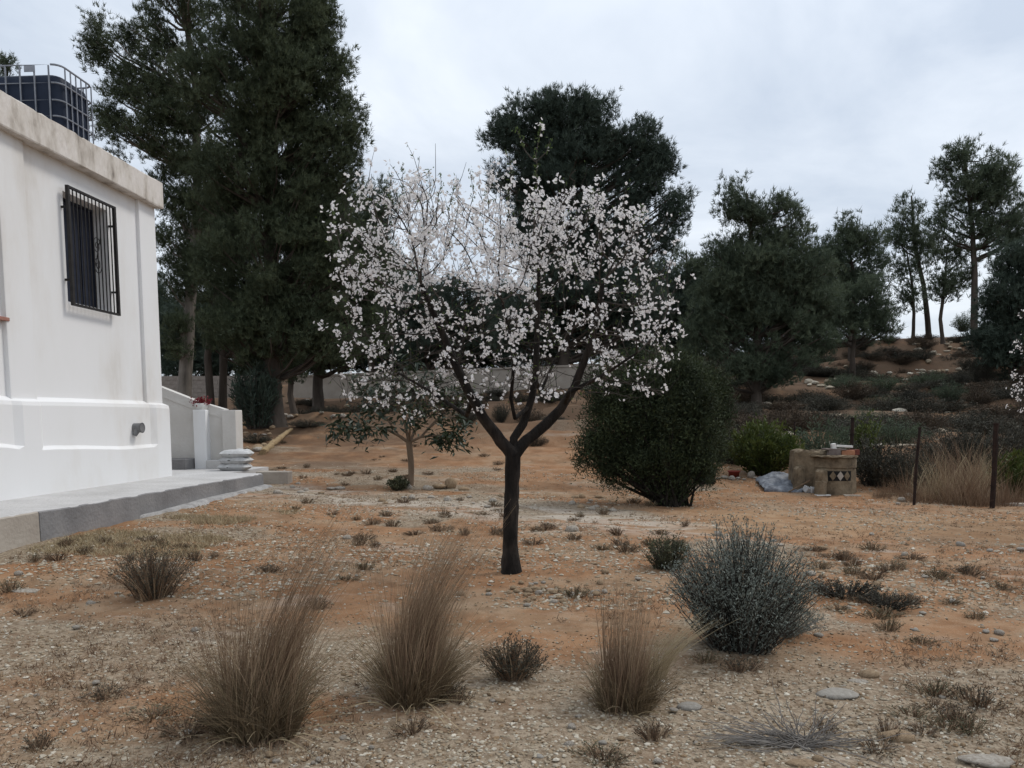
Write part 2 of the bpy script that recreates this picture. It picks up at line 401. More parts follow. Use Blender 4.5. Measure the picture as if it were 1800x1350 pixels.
    b = N.new('ShaderNodeBump'); b.inputs['Strength'].default_value = .9; b.inputs['Distance'].default_value = .02
    L.new(add(mul(fine, .6), mul(grit, .35)), b.inputs['Height']); L.new(b.outputs[0], bs.inputs['Normal'])
    return m
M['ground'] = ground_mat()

# ------------------------------------------------------------------ ground
def gravel_share(x, y):
    """1 on the grey gravel in front and along the stony bands, 0 on bare orange soil and on the track"""
    a = np.clip((5.5 - y + np.clip(-x, 0, 1) * .5) / 1.3, 0, 1)
    n = fbm(x * .55 + 3, y * .8, 21, 4)
    a = np.maximum(a * np.clip(.8 + (n - .45) * 2.5, 0, 1), np.clip((n - .55) * 6, 0, .8))
    tr = np.clip(1 - np.abs(y - (11.2 - .1 * x)) / 1.6, 0, 1) * np.clip((x - .9) / 1.2, 0, 1)   # the worn track
    return a * (1 - tr)
gx = np.concatenate([-np.geomspace(9, 2500, 34)[::-1], np.arange(-8.93, 9, .075), np.geomspace(9, 2500, 34)])
gy = np.concatenate([-np.geomspace(1, 2500, 14)[::-1], np.arange(-.5, 2.4, .4), np.arange(2.4, 16, .075), 16 + np.cumsum(np.geomspace(.08, .9, 95)), np.geomspace(55, 3000, 24)])
gy = np.unique(gy)
XX, YY = np.meshgrid(gx, gy)
ZZ = terrain(XX, YY) + np.where((YY > 1) & (YY < 30), (fbm(XX * 5, YY * 5, 31, 3) - .5) * .035, 0)
nx, ny = len(gx), len(gy)
ii = (np.arange(ny - 1)[:, None] * nx + np.arange(nx - 1)[None]).ravel()
g = MB().add(np.stack([XX, YY, ZZ], -1).reshape(-1, 3), np.stack([ii, ii + 1, ii + nx + 1, ii + nx], -1), gravel_share(XX, YY).ravel())
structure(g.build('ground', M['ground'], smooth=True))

# ------------------------------------------------------------------ house
XB, XP, XW, XPL = -6.605, -6.66, -6.76, -6.705      # base, plinth panel, wall, pilaster planes
Y0, Y1, ZS = 3.5, 12.86, .525
XBK = -14.0
house = thing('house', 'white rendered house with a barred window and grey concrete roof edge', 'house', (-10, 8, .25))
def part(name, m, parent, fn, bevel=0, smooth=False):
    b = MB(); fn(b); return b.build(name, M[m], parent, smooth, bevel)
# wall with two window openings
wy0, wy1, wz0, wz1 = 10.54, 11.56, 3.07, 4.52
vy0, vy1, vz0, vz1 = 8.1, 9.19, 2.70, 4.45
def f_wall(b):
    xi = XW - .30
    b.bb(xi, XW, Y0, vy0, 1.70, 4.9); b.bb(xi, XW, vy0, vy1, 1.70, vz0); b.bb(xi, XW, vy0, vy1, vz1, 4.9)
    b.bb(xi, XW, vy1, wy0, 1.70, 4.9); b.bb(xi, XW, wy0, wy1, 1.70, wz0); b.bb(xi, XW, wy0, wy1, wz1, 4.9); b.bb(xi, XW, wy1, Y1 - .03, 1.70, 4.9)
part('wall', 'white_wall', house, f_wall)
part('wall', 'white_wall', house, lambda b: b.bb(XBK, XW - .301, Y1 - .33, Y1 - .04, .3, 4.9))
part('wall', 'white_wall', house, lambda b: b.bb(XBK, XW - .301, Y0, Y0 + .3, .3, 4.9))
part('wall', 'white_wall', house, lambda b: b.bb(XBK, XBK + .3, Y0 + .301, Y1 - .331, .3, 4.9))
part('pilaster', 'white_wall', house, lambda b: b.bb(XW - .1, XPL, 12.37, Y1, 1.72, 4.9), .012)
part('pilaster', 'white_wall', house, lambda b: b.bb(XW - .1, XPL, 9.24, 9.72, 1.72, 4.9), .012)
part('pilaster', 'white_wall', house, lambda b: b.bb(XW - .1, XPL, Y0, Y0 + .5, 1.72, 4.9), .012)
# plinth: recessed panels between pilaster feet, a heavier skirt below, hand-floated edges
def wavy(y, s): return float(vnoise(np.array([y * 1.7]), np.array([s * 3.1]), 5)[0] - .5)
def f_plinth(b):
    n = 90; ys = np.linspace(Y0, Y1 + .02, n); rows = []
    for y in ys:
        pil = (12.40 < y) or (9.22 < y < 9.66) or (y < Y0 + .5)
        w = wavy(y, 1) * .05; w2 = wavy(y, 2) * .03
        zc_ = 1.02 + .12 * max(0, min(1, (11.5 - y) / 2.5)) + w
        xp = XB if pil else XP
        rows.append([(XB, y, .2), (XB + w2 * .3, y, .7), (XB + w2 * .2, y, zc_), (xp, y, zc_ + .05), (xp, y, 1.66 + w * .4), (xp - .015, y, 1.71 + w * .4), (XW + .005, y, 1.765 + w * .4), (XW - .05, y, 1.77 + w * .4)])
    k = len(rows[0]); V = np.array(rows).reshape(-1, 3)
    F = [[i * k + j, (i + 1) * k + j, (i + 1) * k + j + 1, i * k + j + 1] for i in range(n - 1) for j in range(k - 1)]
    b.add(V, F)
    b.bb(XBK, XW - .04, Y0 + .01, Y1 + .01, .2, 1.69)
    E = V[-k:]; Bk = E.copy(); Bk[:, 0] = XW - .05; Bk[0, 0] = Bk[-1, 0] = XW - .05
    b.add(np.vstack([E, Bk]), [[j, j + 1, k + j + 1, k + j] for j in range(k - 1)])
part('plinth', 'white_wall', house, f_plinth)
def f_fascia(b):
    n = 120; ys = np.linspace(Y0 - .05, Y1 + .06, n); xf = -6.585
    rows = [[(XW - .2, y, 4.895), (xf - .01, y, 4.885 + wavy(y * 2, 4) * .02), (xf + wavy(y, 5) * .012, y, 4.90), (xf + wavy(y * 3, 6) * .012, y, 5.275 + wavy(y * 4, 7) * .03), (xf - .03, y, 5.29 + wavy(y * 6, 8) * .03), (XW - .35, y, 5.29)] for y in ys]
    k = 6; V = np.array(rows).reshape(-1, 3)
    b.add(V, [[i * k + j, (i + 1) * k + j, (i + 1) * k + j + 1, i * k + j + 1] for i in range(n - 1) for j in range(k - 1)])
    for e in (0, n - 1): b.add(V[e * k:(e + 1) * k], [[0, 1, 2, 3], [0, 3, 4, 5]])
roof = part('roof', 'fascia', house, lambda b: b.bb(XBK - .1, XW - .34, Y0 - .05, Y1 + .06, 4.903, 5.286))
roof['label'] = 'flat concrete roof with a stained edge beam'
part('edge_beam', 'fascia', roof, f_fascia)
# barred window
win = part('window', 'glass', house, lambda b: b.bb(XW - .30, XW - .26, wy0 - .02, wy1 + .02, wz0 - .02, wz1 + .02))
win['label'] = 'dark window behind black iron bars'
xsh = XW - .235
for i in range(7):
    yy = wy0 + .012 + i * .142
    part('shutter_slat', 'shutter', win, lambda b, yy=yy: b.bb(xsh - .02, xsh + (.012 if i % 2 else 0), yy, yy + .132, wz0 + .01, wz1 - .03), .006)
part('window_frame', 'shutter', win, lambda b: (b.bb(xsh - .022, xsh + .03, wy0, wy1, wz1 - .03, wz1), b.bb(xsh - .022, xsh + .03, wy1 - .03, wy1, wz0, wz1 - .031)))
gx_ = XW + .095
grille = part('grille', 'iron', house, lambda b: (b.bb(gx_ - .02, gx_ + .02, wy0 - .06, wy0 - .015, wz0 - .06, wz1 + .06), b.bb(gx_ - .02, gx_ + .02, wy1 + .015, wy1 + .06, wz0 - .06, wz1 + .06),
    b.bb(gx_ - .018, gx_ + .018, wy0 - .0149, wy1 + .0149, wz0 - .06, wz0 - .03), b.bb(gx_ - .018, gx_ + .018, wy0 - .0149, wy1 + .0149, wz1 + .03, wz1 + .06)))
grille['label'] = 'black iron window grille of upright bars'
nb = 11
for i in range(nb):
    yy = wy0 - .015 + (i + 1) * (wy1 - wy0 + .03) / (nb + 1)
    part('bar', 'iron', grille, lambda b: b.tube([(gx_, yy, wz0 - .04), (gx_, yy, wz1 + .04)], .009, 6))
for yy in (wy0 - .04, wy1 + .04):
    for zz in (wz0 + .28, wz1 - .22):
        part('lug', 'iron', grille, lambda b: b.bb(XW - .02, gx_, yy - .012, yy + .012, zz - .014, zz + .014))
ym = wy0 + .60
for sgn in (-1, 1):
    th = np.linspace(0, 3.6 * math.pi, 40); rr = .10 * (1 - th / (4.2 * math.pi))
    cz = (wz0 + wz1) / 2 + sgn * .13
    part('scroll', 'iron', grille, lambda b: b.tube(np.stack([np.full(40, gx_ - .012), ym + rr * np.cos(th), cz + sgn * rr * np.sin(th) * 1.3], 1), .006, 5))
part('scroll_rail', 'iron', grille, lambda b: (b.tube([(gx_ - .012, ym + .1, wz0 + .3), (gx_ - .012, ym + .1, wz1 - .45)], .007, 5), b.tube([(gx_ - .012, ym - .1, wz0 + .45), (gx_ - .012, ym + .1, wz1 - .45)], .006, 5)))
w2 = part('window', 'glass', house, lambda b: b.bb(XW - .28, XW - .24, vy0 - .02, vy1 + .02, vz0 - .02, vz1 + .02))
part('sill', 'terracotta', w2, lambda b: b.bb(XW - .2, XW + .07, vy0 - .08, vy1 + .09, vz0 - .045, vz0 - .002), .006)
# drain pipe stub
pp = PX(236, 752, XP)
part('vent_pipe', 'pvc', house, lambda b: b.tube([(XP - .05, pp[1], pp[2]), (XP + .10, pp[1] + .0, pp[2] + .0), (XP + .13, pp[1], pp[2])], [.072, .072, .08], 16, cap=False) and b.tube([(XP - .05, pp[1], pp[2]), (XP + .129, pp[1], pp[2])], [.06, .068], 16))
part('pipe_bend', 'pvc', house, lambda b: b.tube([(XP + .03, pp[1] - .05, pp[2] - .12), (XP + .05, pp[1] - .03, pp[2] - .05), (XP + .06, pp[1], pp[2])], [.03, .05, .06], 10))

# concrete apron round the house
ap = MB()
n = 70; ys = np.linspace(4.5, 13.82, n); rows = []
for i, y in enumerate(ys):
    xe = -5.57 + .14 * (y - 8) / 5.8 + wavy(y * 2, 11) * .03
    rows.append([(XB - .1, y, ZS + .015), (-6.1, y, ZS + .006), (xe - .02, y, ZS - .002 + wavy(y * 5, 12) * .012), (xe, y, ZS - .02 + wavy(y * 6, 13) * .012), (xe + .005, y, -.1)])
V = np.array(rows).reshape(-1, 3); k = 5
ap.add(V, [[i * k + j, (i + 1) * k + j, (i + 1) * k + j + 1, i * k + j + 1] for i in range(n - 1) for j in range(k - 1)])
ap.bb(-11, -6.0, 12.9, 15.6, -.1, ZS + .004)
for e in (n - 1,): ap.add(np.vstack([V[e * k:(e + 1) * k], [(XB - .1, ys[e], -.1)]]), [[0, 1, 2, 5], [2, 3, 4, 5]])
apron = structure(ap.build('house_apron', M['cement_pale']))
def f_skirt(b, ya, yb, off, zt, zb):
    n = 60; ys = np.linspace(ya, yb, n)
    rows = []
    for y in ys:
        xe = -5.57 + .14 * (y - 8) / 5.8 + off + wavy(y * 2, 11) * .03
        rows.append([(xe - .02, y, ZS + zt + wavy(y * 5, 14) * .02), (xe, y, ZS + zt - .012 + wavy(y * 5, 14) * .02), (xe + .004, y, zb if zb is not None else T(xe, y) - .05)])
    V = np.array(rows).reshape(-1, 3)
    b.add(V, [[i * 3 + j, (i + 1) * 3 + j, (i + 1) * 3 + j + 1, i * 3 + j + 1] for i in range(n - 1) for j in range(2)])
    for e in (0, n - 1):
        q = V[e * 3:e * 3 + 3]; b.add(np.vstack([q, q[2:3] + np.array([[-.04, 0, 0]])]), [[0, 1, 2, 3]])
part('cement_skirt', 'cement', apron, lambda b: f_skirt(b, 8.0, 13.83, .012, -.012, None))
part('bare_block_face', 'block_pale', apron, lambda b: f_skirt(b, 4.5, 7.995, .006, -.01, None))
def f_foot(b):
    n = 50; ys = np.linspace(9.8, 13.9, n); rows = []
    for i, y in enumerate(ys):
        xe = -5.57 + .14 * (y - 8) / 5.8; w = (.0 + .26 * float(fbm(np.array([y * 3.1]), np.array([3.]), 41)[0])) * min(1, i / 6)
        rows.append([(xe - .02, y, T(xe, y) + .05), (xe + w * .7, y, T(xe, y) + .035), (xe + w, y, T(xe, y) - .03)])
    V = np.array(rows).reshape(-1, 3); b.add(V, [[i * 3 + j, (i + 1) * 3 + j, (i + 1) * 3 + j + 1, i * 3 + j + 1] for i in range(n - 1) for j in range(2)])
part('footing', 'cement_light', apron, f_foot)
kb = tag(MB().box((-5.45, 14.45, .37), (.60, .3, .30), Euler((0, 0, .05)).to_matrix()).build('kerb_block', M['block_pale'], bevel=.015), 'long grey concrete kerb block at the end of the house apron', 'kerb')

# garden wall with pillars
gw = thing('garden_wall', 'pale grey garden wall with two square pillars and a sloping top', 'wall', (-7.4, 15.15, ZS))
def f_gw(b):
    xs = [-10, -7.98, -7.2, -6.65]; zt = [2.75, 2.12, 1.82, 1.66]
    V = []
    for x, z in zip(xs, zt): V += [(x, 15.10, ZS - .1), (x, 15.10, z), (x, 15.28, z), (x, 15.28, ZS - .1)]
    F = [[i * 4 + j, (i + 1) * 4 + j, (i + 1) * 4 + (j + 1) % 4, i * 4 + (j + 1) % 4] for i in range(3) for j in range(4)] + [[0, 1, 2, 3], [12, 13, 14, 15]]
    b.add(V, F)
part('wall_panel', 'garden_wall', gw, f_gw)
def f_cop(b):
    V = []
    for x, z in [(-10, 2.75), (-7.98, 2.12), (-7.2, 1.82), (-6.65, 1.66)]: V += [(x, 15.085, z - .17), (x, 15.085, z + .012), (x, 15.30, z + .012), (x, 15.30, z - .17)]
    b.add(V, [[i * 4 + j, (i + 1) * 4 + j, (i + 1) * 4 + (j + 1) % 4, i * 4 + (j + 1) % 4] for i in range(3) for j in range(4)] + [[12, 13, 14, 15]])
part('coping_band', 'garden_wall', gw, f_cop)
part('pillar', 'white_wall', gw, lambda b: b.bb(-7.2, -6.95, 14.93, 15.2, ZS - .05, 1.66), .012)
part('pillar', 'garden_wall', gw, lambda b: b.bb(-6.65, -6.38, 14.98, 15.31, ZS - .1, 1.655), .012)
part('foot_block', 'cement', gw, lambda b: b.bb(-7.95, -7.22, 14.6, 15.09, ZS - .03, ZS + .2), .01)
part('foot_block', 'cement_pale', gw, lambda b: b.bb(-6.94, -6.66, 14.85, 15.09, ZS - .03, ZS + .17), .01)
# flower pot on the first pillar
pot = thing('flower_pot', 'white flower pot with dark red flowers on a wall pillar', 'flower pot', (-7.08, 15.06, 1.66))
part('pot', 'white_board', pot, lambda b: b.lathe([(0, 1.66), (.10, 1.66), (.118, 1.72), (.125, 1.78), (.115, 1.785), (.11, 1.76), (0, 1.755)], (-7.08, 15.06, 0), 20), smooth=True)
pb = MB(); N_ = 260
P = np.array([-7.08, 15.06, 1.80]) + rng.normal(size=(N_, 3)) * np.array([.075, .07, .04]); pb.leaves(P, rng.normal(size=(N_, 3)) + np.array([0, 0, .8]), .05, .03, rng.random(N_))
stuff(pb.build('red_flowers', M['red_flower'], pot))
# cement bags
def bag_mesh(seed):
    u = np.linspace(-1, 1, 15); v = np.linspace(-1, 1, 11); V = []; F = []
    for s in (1, -1):
        o = len(V)
        for a in u:
            for c in v:
                h = ((1 - abs(a) ** 3.2) * (1 - abs(c) ** 3.2)) ** .5
                w = float(vnoise(np.array([a * 2.3 + seed]), np.array([c * 2.3 + seed]), 7)[0]) - .5
                V.append((a * .29 * (1 - .05 * c * c), c * .19 * (1 - .06 * a * a), s * .074 * h * (1 + .6 * w) + .01 * w))
        for i in range(14):
            for j in range(10):
                q = [o + i * 11 + j, o + (i + 1) * 11 + j, o + (i + 1) * 11 + j + 1, o + i * 11 + j + 1]
                F.append(q if s > 0 else q[::-1])
    return np.array(V), F
bp = [(-6.22, 14.5, ZS + .07, .03, 'bottom'), (-6.19, 14.5, ZS + .195, -.07, 'second'), (-6.17, 14.49, ZS + .32, .1, 'top')]
lab = {'bottom': 'bottom whitish cement bag of the stack on the apron', 'second': 'middle whitish cement bag of the stack on the apron', 'top': 'top whitish cement bag of the stack on the apron'}
for i, (x, y, z, a, w) in enumerate(bp):
    V, F = bag_mesh(i * 3.3); Rm = np.array(Euler((0, 0, a)).to_matrix())
    o = MB().add(V @ Rm.T + np.array([x, y, z]), F).build('cement_bag', M['sack'], None, True)
    tag(o, lab[w], 'bag', 'stacked cement bags')
    pr = MB()
    for q in range(1): pr.box((x - .06 + q * .045 * (1 + .3 * i), y - .186, z - .006 + .008 * ((q + i) % 2)), (.03 + .012 * ((q + i) % 2), .014, .016), Rm)
    pr.build('printed_mark', M['sack_print'], o)

# ------------------------------------------------------------------ water tank on the roof
TX0, TX1, TY0, TY1, TZ0, TZ1 = -8.40, -7.25, 11.38, 12.20, 5.29, 6.50
tank = thing('water_tank', 'dark navy plastic water tank in a metal tube cage on the roof', 'water tank', ((TX0 + TX1) / 2, (TY0 + TY1) / 2, TZ0))
def rrect(x0, x1, y0, y1, r, k=5):
    P = []
    for cx, cy, a in ((x1 - r, y0 + r, -90), (x1 - r, y1 - r, 0), (x0 + r, y1 - r, 90), (x0 + r, y0 + r, 180)):
        for q in np.linspace(a, a + 90, k): P.append((cx + r * math.cos(R_(q)), cy + r * math.sin(R_(q))))
    return np.array(P)
def f_bottle(b):
    zs = [5.42, 5.44, 5.50, 6.26, 6.36, 6.40, 6.41]; ins = [.12, .05, .03, .03, .04, .10, .25]
    rings = [rrect(TX0 + s, TX1 - s, TY0 + s, TY1 - s, max(.02, .16 - s * .3)) for s in ins]; k = len(rings[0])
    V = np.vstack([np.column_stack([r, np.full(k, z)]) for r, z in zip(rings, zs)])
    b.add(V, [[i * k + j, i * k + (j + 1) % k, (i + 1) * k + (j + 1) % k, (i + 1) * k + j] for i in range(len(zs) - 1) for j in range(k)])
    c = np.vstack([V[-k:], [[(TX0 + TX1) / 2, (TY0 + TY1) / 2, 6.415]]]); b.add(c, [[j, (j + 1) % k, k] for j in range(k)])
part('tank_body', 'tank', tank, f_bottle, smooth=True)
for i in range(6):
    yy = TY0 + .17 + i * .098
    part('rib', 'tank', tank, lambda b: b.bb(TX1 - .045, TX1 - .018, yy, yy + .045, 5.5, 6.28), .008)
part('pallet', 'galv', tank, lambda b: (b.bb(TX0, TX1, TY0, TY1, TZ0 + .10, TZ0 + .13), b.bb(TX0, TX0 + .1, TY0, TY1, TZ0, TZ0 + .099), b.bb(TX1 - .1, TX1, TY0, TY1, TZ0, TZ0 + .099), b.bb(-7.9, -7.75, TY0, TY1, TZ0, TZ0 + .099)))
rr_ = rrect(TX0, TX1, TY0, TY1, .13); rr_ = np.vstack([rr_, rr_[:1]])
for z in (6.50, 6.255, 6.02, 5.80, 5.60, 5.42):
    part('cage_hoop', 'galv', tank, lambda b: b.tube(np.column_stack([rr_, np.full(len(rr_), z)]), .012 if z < 6.49 else .015, 6, cap=False))
for x in np.linspace(TX0 + .13, TX1 - .16, 5):
    for y in (TY0, TY1): part('cage_upright', 'galv', tank, lambda b: b.tube([(x, y, 5.40), (x, y, 6.49)], .012, 6))
for y in np.linspace(TY0 + .13, TY1 - .06, 6):
    for x in (TX0, TX1): part('cage_upright', 'galv', tank, lambda b: b.tube([(x, y, 5.40), (x, y, 6.49)], .010, 6))
part('name_plate', 'galv', tank, lambda b: b.bb(-7.76, -7.60, TY0 - .022, TY0 - .013, 6.40, 6.485))

# ------------------------------------------------------------------ walls behind
bw = thing('block_wall', 'weathered grey block retaining wall behind the pale pine trunks', 'wall', (-20, 38.4, 2))
p0 = PY(270, 690, 38); p1 = PY(460, 690, 38)
bl = MB().bb(0, .395, 0, .2, 0, .19).mesh('block'); bl.materials.append(M['block_far'])
for r in range(6):
    x = p0[0] + (r % 2) * .2
    while x < p1[0]:
        o = put('block', bl, bw); o.location = (x, 38 + rng.random() * .03, 2.35 + r * .2 + (x - p0[0]) * .0)
        x += .402
part('core', 'block_far', bw, lambda b: b.bb(p0[0], p1[0] + .2, 38.04, 38.3, 1.6, 3.5))
q0 = PY(515, 700, 36); q1 = PY(1060, 690, 36)
ww = thing('white_boundary_wall', 'low white boundary wall seen behind the almond tree', 'wall', ((q0[0] + q1[0]) / 2, 36.1, 2.3))
def f_ww(b, y0=36.0, y1=36.2, zb=None, dz=0.0):
    n = 14; xs = np.linspace(q0[0], q1[0], n); V = []
    for x in xs:
        t = (x - q0[0]) / (q1[0] - q0[0]); zt = 3.36 + .46 * t + dz; z0 = 1.5 if zb is None else zt + zb
        V += [(x, y0, z0), (x, y0, zt), (x, y1, zt), (x, y1, z0)]
    b.add(V, [[i * 4 + j, (i + 1) * 4 + j, (i + 1) * 4 + (j + 1) % 4, i * 4 + (j + 1) % 4] for i in range(n - 1) for j in range(4)] + [[0, 1, 2, 3], [n * 4 - 4, n * 4 - 3, n * 4 - 2, n * 4 - 1]])
part('wall_face', 'block_pale', ww, f_ww)
part('coping', 'block_pale', ww, lambda b: f_ww(b, 35.96, 36.24, -.078, .08))

# ------------------------------------------------------------------ pines
def unit(v): return v / (np.linalg.norm(v, axis=-1, keepdims=True) + 1e-9)
def pine(label, Y, trunk, tr, lobes, m='pine', bark='bark', dens=1.0, nt=58, group=None, name='pine_tree', sparse=None, depthk=.75, ntd=10):
    s = Y / FPX
    b0 = PY(*trunk[0], Y); zb = T(b0[0], Y)
    pts = [PY(a, c, Y + i * .15) for i, (a, c) in enumerate(trunk)]
    if pts[0][2] > zb: pts[0] = np.array([pts[0][0], Y, zb - .15])
    root = thing(name, label, 'tree', (pts[0][0], Y, T(pts[0][0], Y)), group)
    P = np.array(pts); tt = np.linspace(0, len(P) - 1, 16); P = np.stack([np.interp(tt, np.arange(len(P)), P[:, i]) for i in range(3)], 1)
    bx_ = np.interp(np.arange(16), [0, 4, 9, 15], np.concatenate([[0], rng.normal(size=3) * .12])); P[:, 0] += bx_
    rad = tr * np.linspace(1, .18, 16) ** .8; rad[0] *= 1.35
    MB().tube(P, rad, 9, noise=.15).build('trunk', M[bark], root, True)
    cr = MB(); lm = MB(); rc0 = .40 * Y / 24
    for li, lo in enumerate(lobes):
        cx, cy, rx, ry = lo[:4]; dk = lo[4] if len(lo) > 4 else 1.0; off = lo[5] if len(lo) > 5 else 0
        c = PY(cx, cy, Y + off); RX, RZ = rx * s, ry * s; RY = max(RX, .6 * RZ) * depthk
        n = max(3, int(3.7 * dens * dk * math.pi * rx * ry / 1900))
        d = unit(rng.normal(size=(n, 3))); rad_ = rng.random(n) ** .38
        cc = c + d * rad_[:, None] * np.array([RX, RY, RZ]) * .88
        for i in range(n):
            q = cc[i]; rc = rc0 * rng.uniform(.65, 1.25)
            nn = int(nt * (rc / rc0) ** 2)
            out = unit((q - np.array([P[8][0], P[8][1], c[2] - RZ * .6]))[None])[0]
            tp = np.clip(rng.normal(size=(nn, 3)), -1.6, 1.6) * np.array([.50, .50, .42]) * rc + q
            td = unit(out * .5 + np.array([0, 0, .75]) + rng.normal(size=(nn, 3)) * .45)
            k = ntd
            np_ = np.repeat(tp, k, 0) + rng.normal(size=(nn * k, 3)) * .02 * Y / 24; nd = unit(np.repeat(td, k, 0) + rng.normal(size=(nn * k, 3)) * .55)
            vb = rng.random() * .5; va = np.repeat(np.clip(vb + rng.random(nn) * .45, 0, 1), k)
            cr.needles(np_, nd, rng.uniform(.10, .19, nn * k) * Y / 24, .018 * Y / 24, va)
            # limb from the trunk up to this clump
            h = q[2] - .45 * math.hypot(q[0] - P[8][0], q[1] - P[8][1]) - .2
            j = int(np.argmin(abs(P[:, 2] - h))); a0 = P[j]
            if rng.random() < .75:
                t5 = np.linspace(0, 1, 5)[:, None]; mid = (a0 + q) / 2 + np.array([0, 0, -.12 * np.linalg.norm(q - a0)])
                L_ = (1 - t5) ** 2 * a0 + 2 * t5 * (1 - t5) * mid + t5 ** 2 * q; L_[1:4] += rng.normal(size=(3, 3)) * .05
                lm.tube(L_, np.linspace(min(.055 * Y / 24, rad[j] * .6), .012 * Y / 24, 5), 4, cap=False)
    stuff(lm.build('limbs', M[bark], root))
    cr.build('crown', M[m], root)
    return root
pine('tall dense dark pine with the thickest trunk, behind the garden wall', 24, [(484, 756), (481, 650), (475, 400), (468, 150), (455, -80)], .30,
     [(470, 20, 130, 100), (420, 160, 120, 110), (520, 150, 110, 110), (560, 90, 60, 90), (440, 320, 130, 110), (540, 310, 95, 120), (460, 460, 140, 100), (560, 450, 80, 110), (470, 580, 130, 75), (560, 580, 80, 65), (600, 230, 38, 80), (630, 215, 18, 28, .6)], dens=1.25)
pine('pale-trunked pine with open drooping branches above the house roof', 26, [(318, 672), (330, 560), (345, 400), (345, 150), (315, -60)], .24,
     [(310, 20, 100, 80, .75), (250, 100, 75, 70, .6), (180, 60, 38, 40, .7), (165, 95, 25, 30, .6), (215, 160, 50, 60, .5), (255, 215, 85, 60, .55), (190, 215, 35, 45, .7), (215, 250, 40, 35, .6), (330, 200, 90, 110, .8), (300, 310, 55, 60, .45), (360, 330, 80, 90, .9), (330, 450, 60, 90, .7), (310, 590, 34, 60, .9), (300, 400, 25, 60, .6)], bark='bark_pale')
pine('thin grey pine trunk just left of its close twin behind the garden wall', 29, [(371, 694), (376, 600), (385, 430), (385, 250)], .16, [(370, 420, 60, 80), (360, 530, 50, 60, .8)], group='twin pines')
pine('thin grey pine trunk just right of its close twin behind the garden wall', 29.5, [(389, 696), (392, 600), (405, 430), (420, 250)], .17, [(425, 400, 70, 90), (430, 540, 60, 60, .8)], group='twin pines')
pine('dark pine standing in front of the low white wall', 31, [(559, 729), (563, 650), (570, 480), (575, 300)], .24, [(575, 380, 60, 90), (590, 500, 80, 90), (570, 610, 90, 45), (640, 470, 50, 70), (630, 570, 60, 60)], dens=1.1)
pine('small dark pine trunk between two thicker dark pines', 28, [(518, 732), (516, 660), (520, 500)], .13, [(520, 560, 60, 70), (505, 640, 35, 30)])
pine('bright green pine crown rising behind the almond blossom', 45, [(655, 680), (655, 560), (650, 350)], .22, [(650, 380, 50, 60), (640, 450, 65, 70), (690, 500, 50, 70), (650, 560, 70, 60)], 'pine_far')
pine('broad dark pine directly behind the almond crown', 43, [(748, 680), (748, 600), (745, 480)], .22, [(720, 540, 75, 60), (790, 545, 80, 60), (850, 580, 60, 60), (740, 610, 110, 40)], 'pine_dark')
pine('big rounded blue-green pine standing alone above the almond tree', 37, [(990, 680), (988, 560), (985, 400), (990, 230)], .34,
     [(895, 225, 42, 50), (945, 220, 48, 52), (990, 200, 44, 48), (1045, 205, 42, 48), (1065, 260, 40, 60), (1000, 300, 95, 80), (920, 310, 50, 70), (1120, 265, 45, 58), (1160, 290, 34, 48), (1130, 330, 50, 40), (1180, 365, 33, 34), (1150, 420, 40, 35, .8), (1070, 410, 80, 70), (960, 420, 80, 80), (1010, 510, 120, 80), (1090, 540, 90, 70), (930, 570, 80, 60)], 'pine_dark', dens=1.5)
pine('small distant pine between the rounded pine and the broad green pine', 47, [(1212, 650), (1212, 560), (1205, 440)], .16, [(1200, 460, 20, 40, .8), (1232, 480, 22, 45, .8), (1205, 540, 45, 50), (1240, 570, 40, 50)], 'pine_far')
pine('broad green pine with a dark straight trunk at the foot of the hill', 30, [(1330, 742), (1329, 620), (1325, 480), (1318, 340)], .20,
     [(1300, 365, 38, 42, .85), (1345, 380, 45, 42), (1385, 400, 42, 45), (1310, 450, 70, 55), (1390, 465, 65, 60), (1440, 510, 32, 60, .9), (1280, 530, 65, 65), (1360, 550, 95, 70), (1430, 570, 50, 60), (1240, 590, 50, 50, .9), (1330, 640, 100, 38), (1270, 480, 25, 50, .8)], 'pine_far', dens=1.2)
pine('middle-sized pine with a pointed crown on the ridge', 43, [(1498, 600), (1497, 520), (1492, 400)], .16, [(1488, 395, 25, 28, .8), (1515, 420, 35, 35), (1490, 445, 33, 35), (1530, 470, 28, 50, .8), (1500, 510, 40, 40), (1470, 470, 16, 40, .5)], 'pine_far')
pine('low rounded pine in front of the ridge, left of the slender leaning pine', 38, [(1500, 640), (1502, 580), (1505, 520)], .14, [(1505, 525, 48, 42), (1490, 570, 62, 35), (1545, 560, 30, 40)], 'pine_far', dens=1.2)
pine('slender pine leaning left on the ridge against the sky', 49, [(1636, 574), (1622, 500), (1608, 430), (1596, 345)], .17, [(1596, 365, 24, 28, .9), (1605, 395, 30, 30, .8), (1575, 420, 18, 30, .6), (1625, 430, 20, 36, .45), (1595, 455, 25, 30, .4)], 'pine_far', dens=.9)
pine('thin pine stem beside the slender leaning pine on the ridge', 48.5, [(1606, 578), (1598, 510), (1588, 440)], .11, [(1582, 470, 20, 32, .5), (1600, 510, 22, 30, .35)], 'pine_far', dens=.9)
pine('tallest pine on the ridge with an open trunk below its crown', 45, [(1714, 590), (1714, 480), (1708, 380), (1700, 260)], .20, [(1695, 275, 32, 30, .9), (1735, 300, 42, 38, .95), (1675, 320, 28, 40, .7), (1710, 350, 50, 45), (1765, 350, 38, 50), (1670, 395, 26, 40, .7), (1740, 410, 50, 40, .9), (1790, 400, 30, 60)], 'pine_far', dens=1.0)
